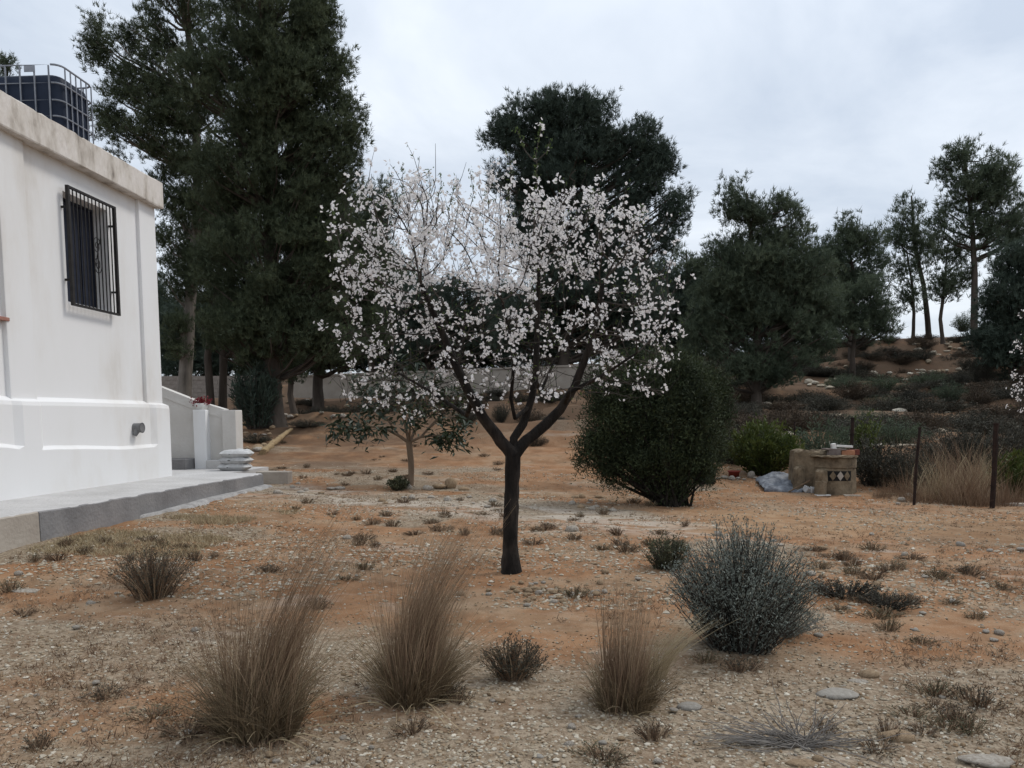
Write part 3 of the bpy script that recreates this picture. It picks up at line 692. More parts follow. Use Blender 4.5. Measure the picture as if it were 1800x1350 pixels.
pine('small pine left of the tallest ridge pine', 46, [(1660, 572), (1660, 520), (1662, 430)], .12, [(1662, 450, 30, 35, .9), (1650, 490, 36, 32, .8), (1690, 500, 28, 35, .7)], 'pine_far')
pine('massive dark pine hiding the end of the ridge', 33, [(1795, 700), (1795, 620), (1800, 450)], .22, [(1790, 470, 50, 45), (1750, 530, 52, 40), (1810, 540, 60, 60), (1735, 585, 45, 38), (1790, 615, 75, 45), (1860, 520, 60, 90)], 'pine_dark', dens=1.5)
pine('pine tip showing just over the roof tank', 34, [(15, 680), (15, 400), (14, 110)], .15, [(12, 105, 16, 12, .5), (12, 140, 26, 22, .8), (5, 190, 40, 40)], 'pine_far')

wp = pine('bushy pine of the dark wood behind the white boundary wall', 50, [(760, 648), (760, 590), (760, 500)], .16, [(760, 520, 45, 40), (740, 570, 60, 45), (785, 575, 55, 45), (760, 615, 80, 35)], 'pine_dark', dens=1.3, group='dark wood behind the wall')
wl_ = wp['label']
for x, Y, sc in [(270, 52, 1.1), (335, 48, .9), (400, 54, 1.2), (465, 50, 1.0), (530, 53, 1.2), (600, 49, 1.0), (665, 52, 1.1), (700, 47, .8), (830, 50, .85), (880, 53, 1.0), (940, 49, .9), (1000, 52, 1.05), (1070, 49, 1.0), (1130, 52, 1.15), (1180, 48, .9), (1225, 52, 1.0), (1290, 50, 1.0), (1360, 52, 1.0), (1430, 50, .9)]:
    p = onY(x, Y); copy_tree(wp, p - np.array([0, 0, .1]), rng.random() * 6.28, sc * rng.uniform(.92, 1.08), wl_, 'dark wood behind the wall')
# ------------------------------------------------------------------ almond tree (space colonisation)
def colonise(seg_pts, attract, step=.065, di=.55, dk=.13, iters=90):
    N = []; Pn = []
    for chain, par in seg_pts:            # chain of points, parent node index (or ('chain', i))
        prev = par
        for p in chain:
            N.append(np.array(p)); Pn.append(prev); prev = len(N) - 1
    N = np.array(N); A = np.array(attract); alive = np.ones(len(A), bool)
    D = np.full(len(A), 1e9); I = np.zeros(len(A), int)
    def upd(st):
        nonlocal D, I
        d = np.linalg.norm(A[:, None] - N[None, st:], axis=2); j = d.argmin(1); v = d[np.arange(len(A)), j]
        b = v < D; D[b] = v[b]; I[b] = j[b] + st
    upd(0)
    for it in range(iters):
        reach = di if it < 60 else 3.0
        m = alive & (D < reach)
        if not m.any(): break
        idx = I[m]; dirs = unit(A[m] - N[idx]); u, inv = np.unique(idx, return_inverse=True)
        acc = np.zeros((len(u), 3)); np.add.at(acc, inv, dirs)
        acc = unit(acc + rng.normal(size=acc.shape) * .25 + np.array([0, 0, .12])); new = N[u] + acc * step
        st = len(N); N = np.vstack([N, new]); Pn += list(u); upd(st); alive &= D > dk
    return N, np.array(Pn)
def branch_mesh(N, Pn, tip=.0026, expo=2.45, thick=None, sides=5):
    n = len(N); ch = [[] for _ in range(n)]
    for i, p in enumerate(Pn):
        if p >= 0: ch[p].append(i)
    r = np.zeros(n)
    for i in range(n - 1, -1, -1):
        r[i] = tip if not ch[i] else max(tip, sum(r[c] ** expo for c in ch[i]) ** (1 / expo))
    if thick is not None: r = np.maximum(r, thick)
    chains = []
    start = [(i, -1) for i in range(n) if Pn[i] < 0]
    st = [(i, [i]) for i, _ in start]
    while st:
        i, c = st.pop()
        while True:
            k = ch[i]
            if not k: chains.append(c); break
            k = sorted(k, key=lambda q: -r[q])
            for q in k[1:]: st.append((q, [i, q]))
            i = k[0]; c.append(i)
    return r, chains
AY = 7.28
ab = G(898, 1006); AY = ab[1]
def AP(px, py, dy=0.0): return PY(px, py, AY + dy)
def dens_line(pts, step=.065):
    P = np.array(pts); out = [P[0]]
    for a, b in zip(P[:-1], P[1:]):
        k = max(1, int(np.linalg.norm(b - a) / step)); out += [a + (b - a) * (j + 1) / k for j in range(k)]
    return out
trunk = dens_line([ab - np.array([0, 0, .05]), AP(897, 930), AP(900, 850), AP(902, 800)])
c0 = trunk
segs = [(c0, -1)]; base = len(c0) - 1; off = len(c0)
limbs = []
def limb(pts, parent):
    global off
    L_ = dens_line(pts)[1:]; segs.append((L_, parent)); s0 = off; off += len(L_); limbs.append((s0, off)); return s0, off - 1
top = c0[-1]
lL = limb([top, AP(880, 775, -.03), AP(850, 735, -.1), AP(825, 690, -.15), AP(800, 640, -.2), AP(775, 580, -.25), AP(740, 500, -.3)], base)
lL2 = limb([segs[-1][0][8], AP(820, 730, .2), AP(760, 690, .45), AP(690, 650, .6)], lL[0] + 8)
lM = limb([top, AP(903, 770, .03), AP(920, 745, .08), AP(935, 700, .1), AP(942, 650, .1), AP(945, 560, .12), AP(948, 450, .1)], base)
lM2 = limb([segs[-1][0][5], AP(905, 735, -.1), AP(898, 700, -.2), AP(905, 620, -.4), AP(880, 520, -.5)], lM[0] + 5)
lR = limb([top, AP(925, 775, .05), AP(960, 745, .1), AP(985, 720, .12), AP(1010, 680, .1), AP(1040, 600, 0), AP(1060, 500, 0)], base)
lR2 = limb([segs[-1][0][7], AP(1000, 690, -.2), AP(1060, 660, -.4), AP(1120, 620, -.5)], lR[0] + 7)
lB = limb([segs[3][0][9], AP(950, 690, .45), AP(990, 600, .8)], lM[0] + 9)
lB2 = limb([segs[1][0][11], AP(800, 660, .5), AP(820, 560, .85)], lL[0] + 11)
# shoots standing above the crown
sprouts = [[AP(938, 430, .1), AP(944, 330), AP(942, 280), AP(948, 250), AP(952, 218)], [AP(942, 285), AP(962, 268), AP(966, 245)], [AP(942, 285), AP(925, 265), AP(908, 225)],
           [AP(890, 420), AP(896, 340), AP(899, 290), AP(893, 272)], [AP(690, 420), AP(706, 340), AP(708, 292)], [AP(745, 420), AP(755, 330), AP(756, 298)], [AP(765, 400), AP(776, 310)],
           [AP(820, 400), AP(832, 340), AP(826, 302)], [AP(680, 420), AP(686, 310)], [AP(600, 440), AP(590, 400), AP(583, 368)], [AP(780, 420), AP(798, 330)], [AP(860, 380), AP(858, 330)], [AP(1120, 420), AP(1130, 365)], [AP(1030, 400), AP(1042, 338)]]
# attraction cloud: upright fan of shoots
att = []
elp = [(710, 380, 75, 65), (790, 390, 70, 55), (660, 400, 45, 50), (730, 360, 60, 45), (720, 430, 110, 110), (640, 460, 60, 80), (610, 500, 35, 45), (1160, 480, 40, 70), (830, 430, 120, 85), (940, 440, 110, 85), (1040, 430, 90, 85), (1110, 480, 80, 90), (1140, 560, 60, 70), (880, 540, 180, 90), (1040, 590, 130, 70), (700, 560, 90, 70), (660, 640, 80, 55), (740, 670, 90, 45), (800, 610, 90, 50), (1120, 650, 75, 50), (1155, 690, 40, 30), (1085, 690, 50, 30), (1165, 610, 40, 50), (640, 690, 55, 40), (700, 720, 60, 30), (610, 600, 35, 50), (600, 430, 25, 40), (910, 640, 110, 45), (900, 680, 120, 38), (830, 705, 60, 30), (980, 690, 60, 35), (760, 715, 60, 30), (700, 380, 60, 60), (780, 370, 70, 50), (1000, 375, 70, 40)]
for cx, cy, rx, ry in elp:
    n = int(rx * ry / 30)
    d = unit(rng.normal(size=(n, 3))); rr = rng.random(n) ** .4
    q = AP(cx, cy); s = AY / FPX
    dy = 1.25 * math.sqrt(max(.15, 1 - ((cx - 890) / 330) ** 2))
    att.append(q + d * rr[:, None] * np.array([rx * s, dy, ry * s]))
att = np.vstack(att)
N_, Pn = colonise(segs, att)
thick = np.zeros(len(N_))
nseed = off
for i in range(len(c0)): thick[i] = .070 - .004 * i / len(c0)
thick[0] = .112; thick[1] = .094; thick[2] = .082; thick[base] = .074
for (s0, e0), (ra, rb) in zip(limbs, [(.056, .022), (.026, .009), (.040, .015), (.02, .009), (.054, .018), (.024, .009), (.02, .008), (.02, .008)]):
    thick[s0:e0] = np.linspace(ra, rb, e0 - s0)
r_, chains = branch_mesh(N_, Pn, thick=thick)
r_[nseed:] = np.minimum(r_[nseed:], .009)
almond = thing('almond_tree', 'almond tree in white blossom on a dark forked trunk', 'tree', ab)
tb = MB(); tb.tube(N_[:len(c0)], thick[:len(c0)], 16, noise=.24)
# the swelling where the limbs part
tb.build('trunk', M['almond_bark'], almond, True)
for (s0, e0), (cs, par) in zip(limbs, segs[1:]):
    pts = np.vstack([N_[par][None], N_[s0:e0]]); rd = np.concatenate([[max(thick[s0], min(thick[par], thick[s0] * 1.25))], thick[s0:e0]])
    MB().tube(pts, rd, 10, noise=.2).build('limb', M['almond_bark'], almond, True)
tw = MB()
nodes_all = [N_[nseed:]]
for c in chains:
    kk = [j for j, q in enumerate(c) if q >= nseed]
    if not kk: continue
    c = c[max(0, kk[0] - 1):]
    if len(c) < 2: continue
    rad = r_[c].copy(); rad[0] = min(rad[0], rad[1] * 1.1)
    tw.tube(N_[c], rad, 4 if rad[0] < .005 else 6, cap=False, a=np.repeat(rng.random() * np.ones(len(c)), 4 if rad[0] < .005 else 6))
# young upright spurs along the outer wood
spn = rng.choice(np.arange(nseed, len(N_)), 900)
sp_tip = []
for i in spn:
    L_ = rng.uniform(.08, .28); d = unit((np.array([0, 0, 1.0]) + rng.normal(size=3) * .45 + .35 * (N_[i] - (ab + np.array([0, 0, 2.0]))))[None])[0]
    p = np.array([N_[i], N_[i] + d * L_ * .5 + rng.normal(size=3) * .01, N_[i] + d * L_]); tw.tube(p, [.0026, .0022, .0014], 3, cap=False, a=rng.random()); sp_tip.append(p[1:])
shoot_nodes = []
for sp in sprouts:
    L_ = np.array(dens_line(sp, .05)); L_[1:] += rng.normal(size=(len(L_) - 1, 3)) * .006
    tw.tube(L_, np.linspace(.0075 if len(L_) > 12 else .005, .002, len(L_)), 5, cap=False, a=1.0); shoot_nodes.append(L_[len(L_) // 2:])
stuff(tw.build('twigs', M['twig'], almond))
# blossom: five petals each, gathered in knots along the thin wood
cand = np.vstack([N_[nseed:][r_[nseed:] < .0075]] + sp_tip)
clus = cand[rng.random(len(cand)) < np.clip((fbm(cand[:, 0] * 5 + cand[:, 1] * 3, cand[:, 2] * 5 + cand[:, 1], 55, 2) - .30) * 2.8, .30, 1) * .62 * np.clip(.55 + .55 * (cand[:, 2] - 1.9), .45, 1.5) * np.where((cand[:, 2] > 2.75) & (cand[:, 0] < ab[0] + .1), 1.5, 1.0)]
top_sh = np.vstack(shoot_nodes); clus = np.vstack([clus, top_sh[rng.random(len(top_sh)) < .35]])
cnt = 1 + rng.poisson(rng.choice([1.0, 3.5, 9.0], len(clus), p=[.34, .42, .24])); FP = np.repeat(clus, cnt, 0); FP = FP + rng.normal(size=FP.shape) * (.012 + .0035 * np.repeat(np.sqrt(cnt), cnt))[:, None]
FD = unit(rng.normal(size=FP.shape) + .6 * unit(FP - (ab + np.array([0, 0, 2.2]))) + np.array([0, -.1, .25]))
nf = len(FP); U = unit(np.cross(FD, rng.normal(size=FD.shape))); W_ = np.cross(FD, U)
pet = MB(); va = np.clip(.35 + rng.random(nf) * .65, 0, 1); sz = rng.uniform(.0135, .0215, nf)
for k in range(5):
    a = k * 2 * math.pi / 5 + rng.random(nf) * .3; d = unit(np.cos(a)[:, None] * U + np.sin(a)[:, None] * W_ + FD * rng.uniform(.1, .7, nf)[:, None])
    pet.leaves(FP, d, sz, sz * .95, np.clip(va + (rng.random(nf) - .5) * .2, 0, 1), N=FD)
stuff(pet.build('blossoms', M['petal'], almond))
lf = MB(); sel = cand[rng.random(len(cand)) < .35]; sel = np.vstack([sel, np.repeat(top_sh, 9, 0)])
lf.leaves(sel + rng.normal(size=sel.shape) * .012, rng.normal(size=sel.shape) + np.array([0, 0, .9]), rng.uniform(.018, .04, len(sel)), .011, rng.random(len(sel)))
stuff(lf.build('leaves', M['young_leaf'], almond))
# the second almond, beyond the edge of the picture, reaches in with one side
p2 = onY(1990, 10.9); p2[2] = T(p2[0], p2[1])
copy_tree(almond, p2, 2.1, .95, 'almond tree at the fence reaching in with sparse white blossom sprays', 'almond trees')

# ------------------------------------------------------------------ juniper bushes
def juniper(label, px, py, Y, lobes, n, group=None, stem=True):
    b = G(px, py) if Y is None else onY(px, Y); Y = b[1]; s = Y / FPX
    root = thing('juniper_bush', label, 'bush', b, group); cr = MB(); tot = sum(l[2] * l[3] for l in lobes); st = MB()
    for cx, cy, rx, ry in lobes:
        c = PY(cx, cy, Y); k = int(n * rx * ry / tot); ncl = max(8, k // 110)
        d = unit(rng.normal(size=(ncl, 3))); rr = rng.random(ncl) ** .25; Rv = np.array([rx * s, rx * s * .85, ry * s])
        q = c + d * (rr * rng.uniform(.72, 1.06, ncl))[:, None] * Rv * .92
        for i in range(ncl):
            rc = rng.uniform(.10, .2); m_ = 110; vb = rng.random() * .45
            lc = rng.normal(size=(m_, 3)) * np.array([.55, .55, .7]); tp = q[i] + lc * rc; td = unit(d[i] * .6 + np.array([0, 0, .6]) + rng.normal(size=(m_, 3)) * .65)
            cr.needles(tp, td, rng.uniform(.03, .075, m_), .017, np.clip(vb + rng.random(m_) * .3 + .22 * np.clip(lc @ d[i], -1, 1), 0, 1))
        if stem:
            for i in range(0, ncl, 5):
                a0 = b + np.array([rng.normal() * .10, rng.normal() * .08, -.03]); mid = (a0 + q[i]) / 2 + np.array([(q[i] - a0)[0] * -.1, 0, -.1])
                t5 = np.linspace(0, 1, 6)[:, None]; st.tube((1 - t5) ** 2 * a0 + 2 * t5 * (1 - t5) * mid + t5 ** 2 * q[i], np.linspace(.026, .008, 6), 5, cap=False)
    st.build('stems', M['almond_bark'], root); cr.build('foliage', M['juniper'], root); return root
juniper('large dark round juniper bush on a narrow base beside the track', 1182, 889, None, [(1080, 745, 68, 80), (1150, 730, 80, 95), (1200, 760, 70, 90), (1130, 800, 85, 48), (1070, 690, 50, 50), (1170, 665, 50, 45), (1215, 700, 48, 70), (1185, 835, 48, 40), (1168, 862, 30, 24), (1055, 795, 52, 45), (1105, 825, 58, 32), (1225, 815, 40, 42), (1190, 868, 24, 18)], 95000)
juniper('tall narrow juniper close behind the large round juniper', 1245, 850, 15.6, [(1250, 690, 33, 42), (1255, 740, 32, 60), (1240, 790, 36, 50), (1220, 670, 35, 35), (1140, 640, 40, 30), (1100, 655, 40, 35)], 32000)

# ------------------------------------------------------------------ broad-leaved young tree
lb = G(722, 853); LY = lb[1]
lo_ = thing('broad_leaved_tree', 'young tree with a thin tan trunk and large drooping dark leaves', 'tree', lb)
def LP(x, y, d=0.0): return PY(x, y, LY + d)
MB().tube(np.array(dens_line([lb - np.array([0, 0, .05]), LP(723, 820), LP(720, 790), LP(719, 776)], .1)), .055, 10, noise=.15).build('trunk', M['loquat_bark'], lo_, True)
ends = []
for pts, r0 in (([LP(719, 778), LP(700, 765), LP(675, 752, -.2), LP(640, 748, -.3), LP(610, 755, -.3)], .035), ([LP(719, 778), LP(740, 768), LP(775, 765, -.2), (LP(800, 770, -.3))], .03), ([LP(719, 778), LP(712, 745), LP(700, 700, .2), LP(690, 660, .3)], .03), ([LP(720, 778), LP(735, 745, .2), LP(755, 700, .3), LP(765, 660, .4)], .03),
               ([LP(700, 765), LP(680, 735, .2), LP(650, 700, .4), LP(630, 670, .4)], .024), ([LP(740, 768), LP(770, 735, .2), LP(800, 700, .2), LP(815, 690, .2)], .024), ([LP(719, 778), LP(722, 730, -.4), LP(735, 690, -.6)], .024)):
    P = np.array(dens_line(pts, .12)); MB().tube(P, np.linspace(r0, .012, len(P)), 7, noise=.1).build('limb', M['loquat_bark'], lo_, True); ends.append((P[-1], P[len(P) // 2], P[int(len(P) * .75)]))
def leaf_mesh(L_, W_, droop):
    t = np.linspace(0, 1, 6); V = []; F = []
    for a in t:
        w = W_ * math.sin(math.pi * min(1, a * .92 + .06)) ** .8 * .5; z = -droop * a * a * L_
        V += [(a * L_, -w, z + w * .25), (a * L_, 0, z), (a * L_, w, z + w * .25)]
    for i in range(5):
        for j in range(2): F.append([i * 3 + j, (i + 1) * 3 + j, (i + 1) * 3 + j + 1, i * 3 + j + 1])
    me = MB().add(V, F, rng.random()).mesh('leaf', True); me.materials.append(M['loquat_leaf']); return me
lms = [leaf_mesh(.19, .055, .35), leaf_mesh(.16, .05, .5), leaf_mesh(.21, .06, .25)]
heads = [e for t_ in ends for e in t_]
heads += [LP(600, 745, -.3), LP(625, 740, -.2), LP(590, 760, -.2), LP(640, 760, -.4), LP(795, 760, -.2), LP(810, 745, -.1), LP(780, 780, -.3), LP(660, 680, .2), LP(700, 670, .3), LP(745, 675, 0), LP(800, 700, .2), LP(650, 720, .2), LP(720, 640, .3), LP(770, 690, .1), LP(690, 710, .1), LP(740, 720, -.2)]
nl = 0
lx = MB(); hh = np.repeat(np.array(heads), 42, 0) + rng.normal(size=(len(heads) * 42, 3)) * np.array([.17, .17, .11]); nn_ = len(hh)
lx.leaves(hh, np.stack([rng.normal(size=nn_), rng.normal(size=nn_), rng.normal(size=nn_) * .5 - .3], 1), rng.uniform(.10, .18, nn_), .045, rng.random(nn_), droop=.15)
stuff(lx.build('inner_leaves', M['loquat_leaf'], lo_))
for h in heads:
    for k in range(8):
        if nl >= 290: break
        az = rng.random() * 6.28; el = rng.uniform(-.9, .5)
        o = put('leaf', lms[rng.integers(3)], lo_); o.location = Vector(h + rng.normal(size=3) * .05); o.rotation_euler = Euler((rng.normal() * .4, -el, az)); o.scale = (rng.uniform(.8, 1.15),) * 3; nl += 1

# ------------------------------------------------------------------ grass tufts
def blades(b, base, n, L, r, spread, lean, w, a, curl=.35, seg=5, jit=.5):
    ph = rng.random(n) * 6.283; rr = np.sqrt(rng.random(n)); o = np.stack([np.cos(ph) * rr * r, np.sin(ph) * rr * r, np.zeros(n)], 1)
    Ls = L * rng.uniform(jit, 1.0, n); out = np.stack([np.cos(ph), np.sin(ph), np.zeros(n)], 1) * (rr * spread)[:, None] + rng.normal(size=(n, 3)) * spread * .25
    d0 = unit(out + np.array([0, 0, 1.0])); t = np.linspace(0, 1, seg)
    bend = np.array(lean) + out * curl + rng.normal(size=(n, 3)) * .06
    P = base + o[:, None] + Ls[:, None, None] * (d0[:, None] * t[None, :, None] + bend[:, None] * (t ** 2)[None, :, None] * .6)
    side = unit(np.cross(d0, rng.normal(size=(n, 3)))); ww = w * (1 - .8 * t)
    V = np.stack([P - side[:, None] * ww[None, :, None] / 2, P + side[:, None] * ww[None, :, None] / 2], 2)   # n,seg,2,3
    q = (np.arange(n)[:, None] * seg + np.arange(seg - 1)[None]) * 2
    F = np.stack([q, q + 1, q + 3, q + 2], -1).reshape(-1, 4)
    b.add(V.reshape(-1, 3), F, np.repeat(np.clip(np.broadcast_to(a, (n,)) + (rng.random(n) - .5) * .6, 0, 1), seg * 2)); return P
def tuft(label, px, py, H, r, lean, nst, nsk, dry=60, group='dry grass tufts', skirtH=.44, nb=18):
    b0 = G(px, py); root = thing('grass_tuft', label, 'grass tuft', b0, group); b0 = b0 - np.array([0, 0, .01])
    s1 = MB()
    for i in range(nb):          # bundles of stems: a few tall plumes swept by the wind, many shorter ones
        ph = rng.random() * 6.28; tallb = i < 6; k = rng.random() ** .6 * r * (.45 if tallb else .75); c = b0 + np.array([math.cos(ph) * k, math.sin(ph) * k, 0])
        h = rng.uniform(.85, 1.05) if tallb else rng.uniform(.42, .72); ln = lean[0] * rng.uniform(.75, 1.2) if tallb else lean[0] * rng.uniform(-.1, .6)
        blades(s1, c, nst // nb, H * h, r * (.22 if tallb else .3), .10 if tallb else .2, (ln, rng.normal() * .08, -.04 if tallb else rng.normal() * .06), .0036, rng.uniform(.1, .95), .15 if tallb else .4, 7, .5)
    stuff(s1.build('stems', M['stem_dry'], root))
    s2 = MB()
    for i in range(16):
        ph = rng.random() * 6.28; k = rng.random() ** .5 * r * .85; c = b0 + np.array([math.cos(ph) * k, math.sin(ph) * k, 0])
        blades(s2, c, nsk // 16, H * skirtH * rng.uniform(.6, 1.15), r * .28, .48, (rng.normal() * .4, rng.normal() * .45, -.25), .0036, rng.uniform(.25, .8), 1.0, 8, .3)
    stuff(s2.build('basal_leaves', M['tuft_green'], root))
    s3 = MB(); blades(s3, b0 + np.array([0, -r * .3, 0]), dry, H * .30, r * .8, 1.0, (0, -.1, -.75), .006, .6, 1.1, 9, .4)
    blades(s3, b0, dry, H * .6, r * .8, .4, (lean[0] * .4, 0, -.1), .003, .7, .8, 8, .4)
    stuff(s3.build('straw', M['stem_pale'], root)); return root
tuft('brown grass tuft, tallest, its stems swept to the right over a wide dark base', 462, 1284, 1.20, .19, (.60, 0, 0), 1000, 3200, 110)
tuft('brown grass tuft with a broad upright fan of stems, beside a small grey-green bush', 722, 1225, 1.12, .22, (.50, 0, 0), 1400, 2800, 110)
tuft('small pale grass tuft in front of the silvery shrub', 1098, 1240, .74, .16, (.06, 0, 0), 850, 1600, 60)
e3 = G(1150, 1195); s1 = MB(); blades(s1, e3, 160, .42, .06, .25, (.9, 0, -.1), .004, .7, .2, 6, .6)
tag(s1.build('bent_grass', M['stem_pale']), 'spray of pale grass bent over beside the small pale grass tuft', 'grass')

# ------------------------------------------------------------------ shrubs
def bush_mesh(H, R, nst, per, leafL, leafW, m_leaf, m_stem, seed=0, up=1.0, base=.08, tuftk=1, flat=.5, wild=.05):
    """stems fan out from a small base, narrow leaves along the outer part of each; own space, base at the origin"""
    st = MB(); lf = MB()
    for i in range(nst):
        ph = rng.random() * 6.283; k = math.sqrt(rng.random()); e = np.array([math.cos(ph) * k * R, math.sin(ph) * k * R, H * (1 - flat * k * k) * rng.uniform(.62, 1.05)])
        a0 = np.array([math.cos(ph), math.sin(ph), 0]) * base * k * rng.uniform(.3, 1) + np.array([0, 0, -.02]); mid = np.array([a0[0] * .5 + e[0] * .4, a0[1] * .5 + e[1] * .4, e[2] * .55]) + rng.normal(size=3) * wild * R * 1.2
        t = np.linspace(0, 1, 7)[:, None]; P = (1 - t) ** 2 * a0 + 2 * t * (1 - t) * mid + t * t * e
        st.tube(P, np.linspace(.006, .0015, 7) * max(1, H), 3, cap=False, a=rng.random())
        tt = 1 - rng.random(per) ** 1.3 * (.97 if base > .12 else .85); q = np.stack([np.interp(tt, t[:, 0], P[:, j]) for j in range(3)], 1) + rng.normal(size=(per, 3)) * R * .045
        d = unit(unit((e - mid)[None]) * .9 * up + rng.normal(size=(per, 3)) * .65 + np.array([0, 0, .35]))
        lf.leaves(q, d, rng.uniform(.6, 1.2, per) * leafL, leafW, np.clip(rng.random() * .5 + rng.random(per) * .4 + .15 * (tt - .5), 0, 1))
    a = st.mesh('stems'); a.materials.append(M[m_stem]); b = lf.mesh('foliage'); b.materials.append(M[m_leaf]); return a, b
def shrub(name, label, loc, meshes, rot=0, sc=1.0, cat='shrub', group=None):
    o = thing(name, label, cat, (0, 0, 0), group)
    put('stems', meshes[0], o); put('foliage', meshes[1], o)
    o.location = Vector([float(q) for q in loc]); o.rotation_euler = (0, 0, rot); o.scale = (sc,) * 3 if isinstance(sc, (int, float)) else sc
    return o
bb_ = bush_mesh(.82, .50, 420, 64, .026, .0068, 'blue_leaf', 'twig', base=.20, flat=.40, up=.45, wild=.10)
shrub('silvery_shrub', 'rounded silvery blue-green shrub on bare brown stems', G(1300, 1140), bb_)
lw = bush_mesh(.34, .36, 90, 40, .03, .006, 'blue_leaf', 'dead', base=.1, flat=.7)
shrub('low_shrub', 'low grey-green growth at the right foot of the silvery shrub', G(1375, 1115), lw, 0, (.8, .8, 1))
gb = bush_mesh(.34, .24, 90, 46, .03, .008, 'weed', 'twig', base=.15)
shrub('green_shrub', 'small dark green bush close behind the silvery shrub', G(1172, 1000), gb, 1.0, 1.05)
shrub('grey_green_shrub', 'small grey-green bush right beside the broad brown grass tuft', G(900, 1192), bush_mesh(.24, .19, 90, 36, .022, .005, 'scrub', 'stem_dry', base=.08, up=.8, flat=.55), 0, 1.05)
shrub('dark_scrub', 'small dark twiggy bush on the bare soil near the house apron', G(272, 1050), bush_mesh(.42, .34, 170, 44, .018, .005, 'scrub', 'stem_dry', base=.15, up=.8, flat=.4), 0, 1.0)
shrub('grey_scrub', 'dead-looking grey low bush in front of the silvery shrub', G(1268, 1140), bush_mesh(.26, .22, 80, 26, .02, .005, 'scrub_brown', 'dead', base=.08), 0, 1.0)
wl = bush_mesh(.20, .22, 60, 26, .024, .007, 'scrub', 'twig', base=.12, flat=.6)
for i, (x, y, s, l) in enumerate([(1485, 1050, 1.1, 'larger low dark plant on the orange soil right of the silvery shrub'), (1560, 1068, .9, 'smaller low dark plant at the edge of the orange soil')]):
    shrub('low_plant', l, G(x, y), wl, i * 2., (s * 1.3, s, s * .8), 'plant')
# weeds that stand out one by one
wd_ = [bush_mesh(.09, .15, 44, 12, .016, .0045, m, 'stem_dry', base=.10, flat=.6) for m in ('weed', 'scrub', 'scrub_brown')]
spots = [(120, 960), (150, 975), (185, 955), (215, 965), (262, 955), (285, 962), (325, 965), (60, 985), (80, 940), (340, 985), (100, 985), (375, 980), (230, 985), (605, 853), (470, 1005), (520, 895), (540, 885), (1145, 960), (1085, 940), (1090, 960), (940, 935), (960, 925), (890, 940), (1010, 915), (850, 905), (780, 905), (760, 920), (730, 940), (690, 925), (640, 950), (585, 905), (810, 880), (870, 890), (1060, 905), (800, 1235), (725, 1288), (1480, 985), (1500, 1010), (1555, 1005), (1590, 1060), (1440, 1000), (1620, 1130), (1700, 1010), (1760, 1035), (1300, 1180), (1240, 1165), (1445, 1290), (1540, 1320), (1620, 1290), (1680, 1270), (1060, 1340), (1075, 1345), (1150, 1300), (930, 1310), (1640, 1245), (1720, 1240), (180, 1230), (330, 1290), (70, 1320), (270, 1260), (1560, 1110), (640, 1000), (610, 1020), (1205, 925), (1160, 940), (555, 1070), (1010, 1050), (40, 1080), (20, 1040)]
spots += [(rng.uniform(620, 1210), rng.uniform(872, 975)) for _ in range(26)] + [(rng.uniform(1420, 1720), rng.uniform(965, 1090)) for _ in range(22)] + [(rng.uniform(440, 880), rng.uniform(770, 850)) for _ in range(26)] + [(rng.uniform(1500, 1780), rng.uniform(1220, 1320)) for _ in range(5)]
spots = [q for q in spots if not (855 < q[0] < 940 and q[1] > 985)]
for i, (x, y) in enumerate(spots):
    k = int(rng.integers(3)); p = G(x, y); o = shrub('weed', ('small green weed sprouting from the stony ground', 'small dark grey-green weed sprouting from the stony ground', 'small brown dry weed sprouting from the stony ground')[k], p, wd_[k], rng.random() * 6, tuple(rng.uniform(.45, 1.25, 3)), 'weed', 'weeds on the stony ground')
# dark cushion beside the young tree
shrub('dark_succulent', 'dark blue-green cushion plant at the foot of the young tan-trunked tree', G(700, 862), bush_mesh(.24, .2, 50, 30, .06, .02, 'weed', 'twig', base=.1, flat=.5), 0, 1.0, 'plant')
# yellow-green shrub by the barbecue
shrub('yellow_green_shrub', 'leafy yellow-green shrub left of the round barbecue', onY(1345, 16.6), bush_mesh(1.12, .78, 150, 60, .11, .03, 'yellow_leaf', 'twig', base=.3, flat=.45))
shrub('yellow_green_shrub', 'leafy yellow-green plant behind the thick fence post', onY(1790, 14.4), bush_mesh(.85, .4, 50, 40, .11, .03, 'yellow_leaf', 'twig', base=.2, flat=.4))
shrub('vine_shrub', 'loose green climber on the crooked post behind the barbecue', onY(1522, 17.0), bush_mesh(1.25, .38, 40, 34, .09, .03, 'yellow_leaf', 'twig', base=.2, flat=.3))
# dark bushes along the fence
fb = [bush_mesh(1.0, .75, 130, 46, .07, .018, m, 'twig', base=.3, flat=.5) for m in ('scrub', 'scrub', 'scrub_brown', 'pine_far')]
for i, (x, Y, s, l) in enumerate([(1545, 15.6, 1.0, 'dark twiggy bush between the barbecue and the thin fence post'), (1600, 15.2, .7, 'lower dark bush behind the thin fence post'), (1450, 17.5, 1.1, 'dark green bush directly behind the barbecue'), (1300, 18, .9, 'shaded bush behind the yellow-green shrub'), (1770, 16.5, 1.2, 'dark bush behind the thick fence post'), (1680, 16.8, 1.0, 'dark bush behind the dry grass by the fence')]):
    shrub('fence_bush', l, onY(x, Y), fb[(0, 0, 3, 1, 1, 0)[i]], i * 1.3, s)
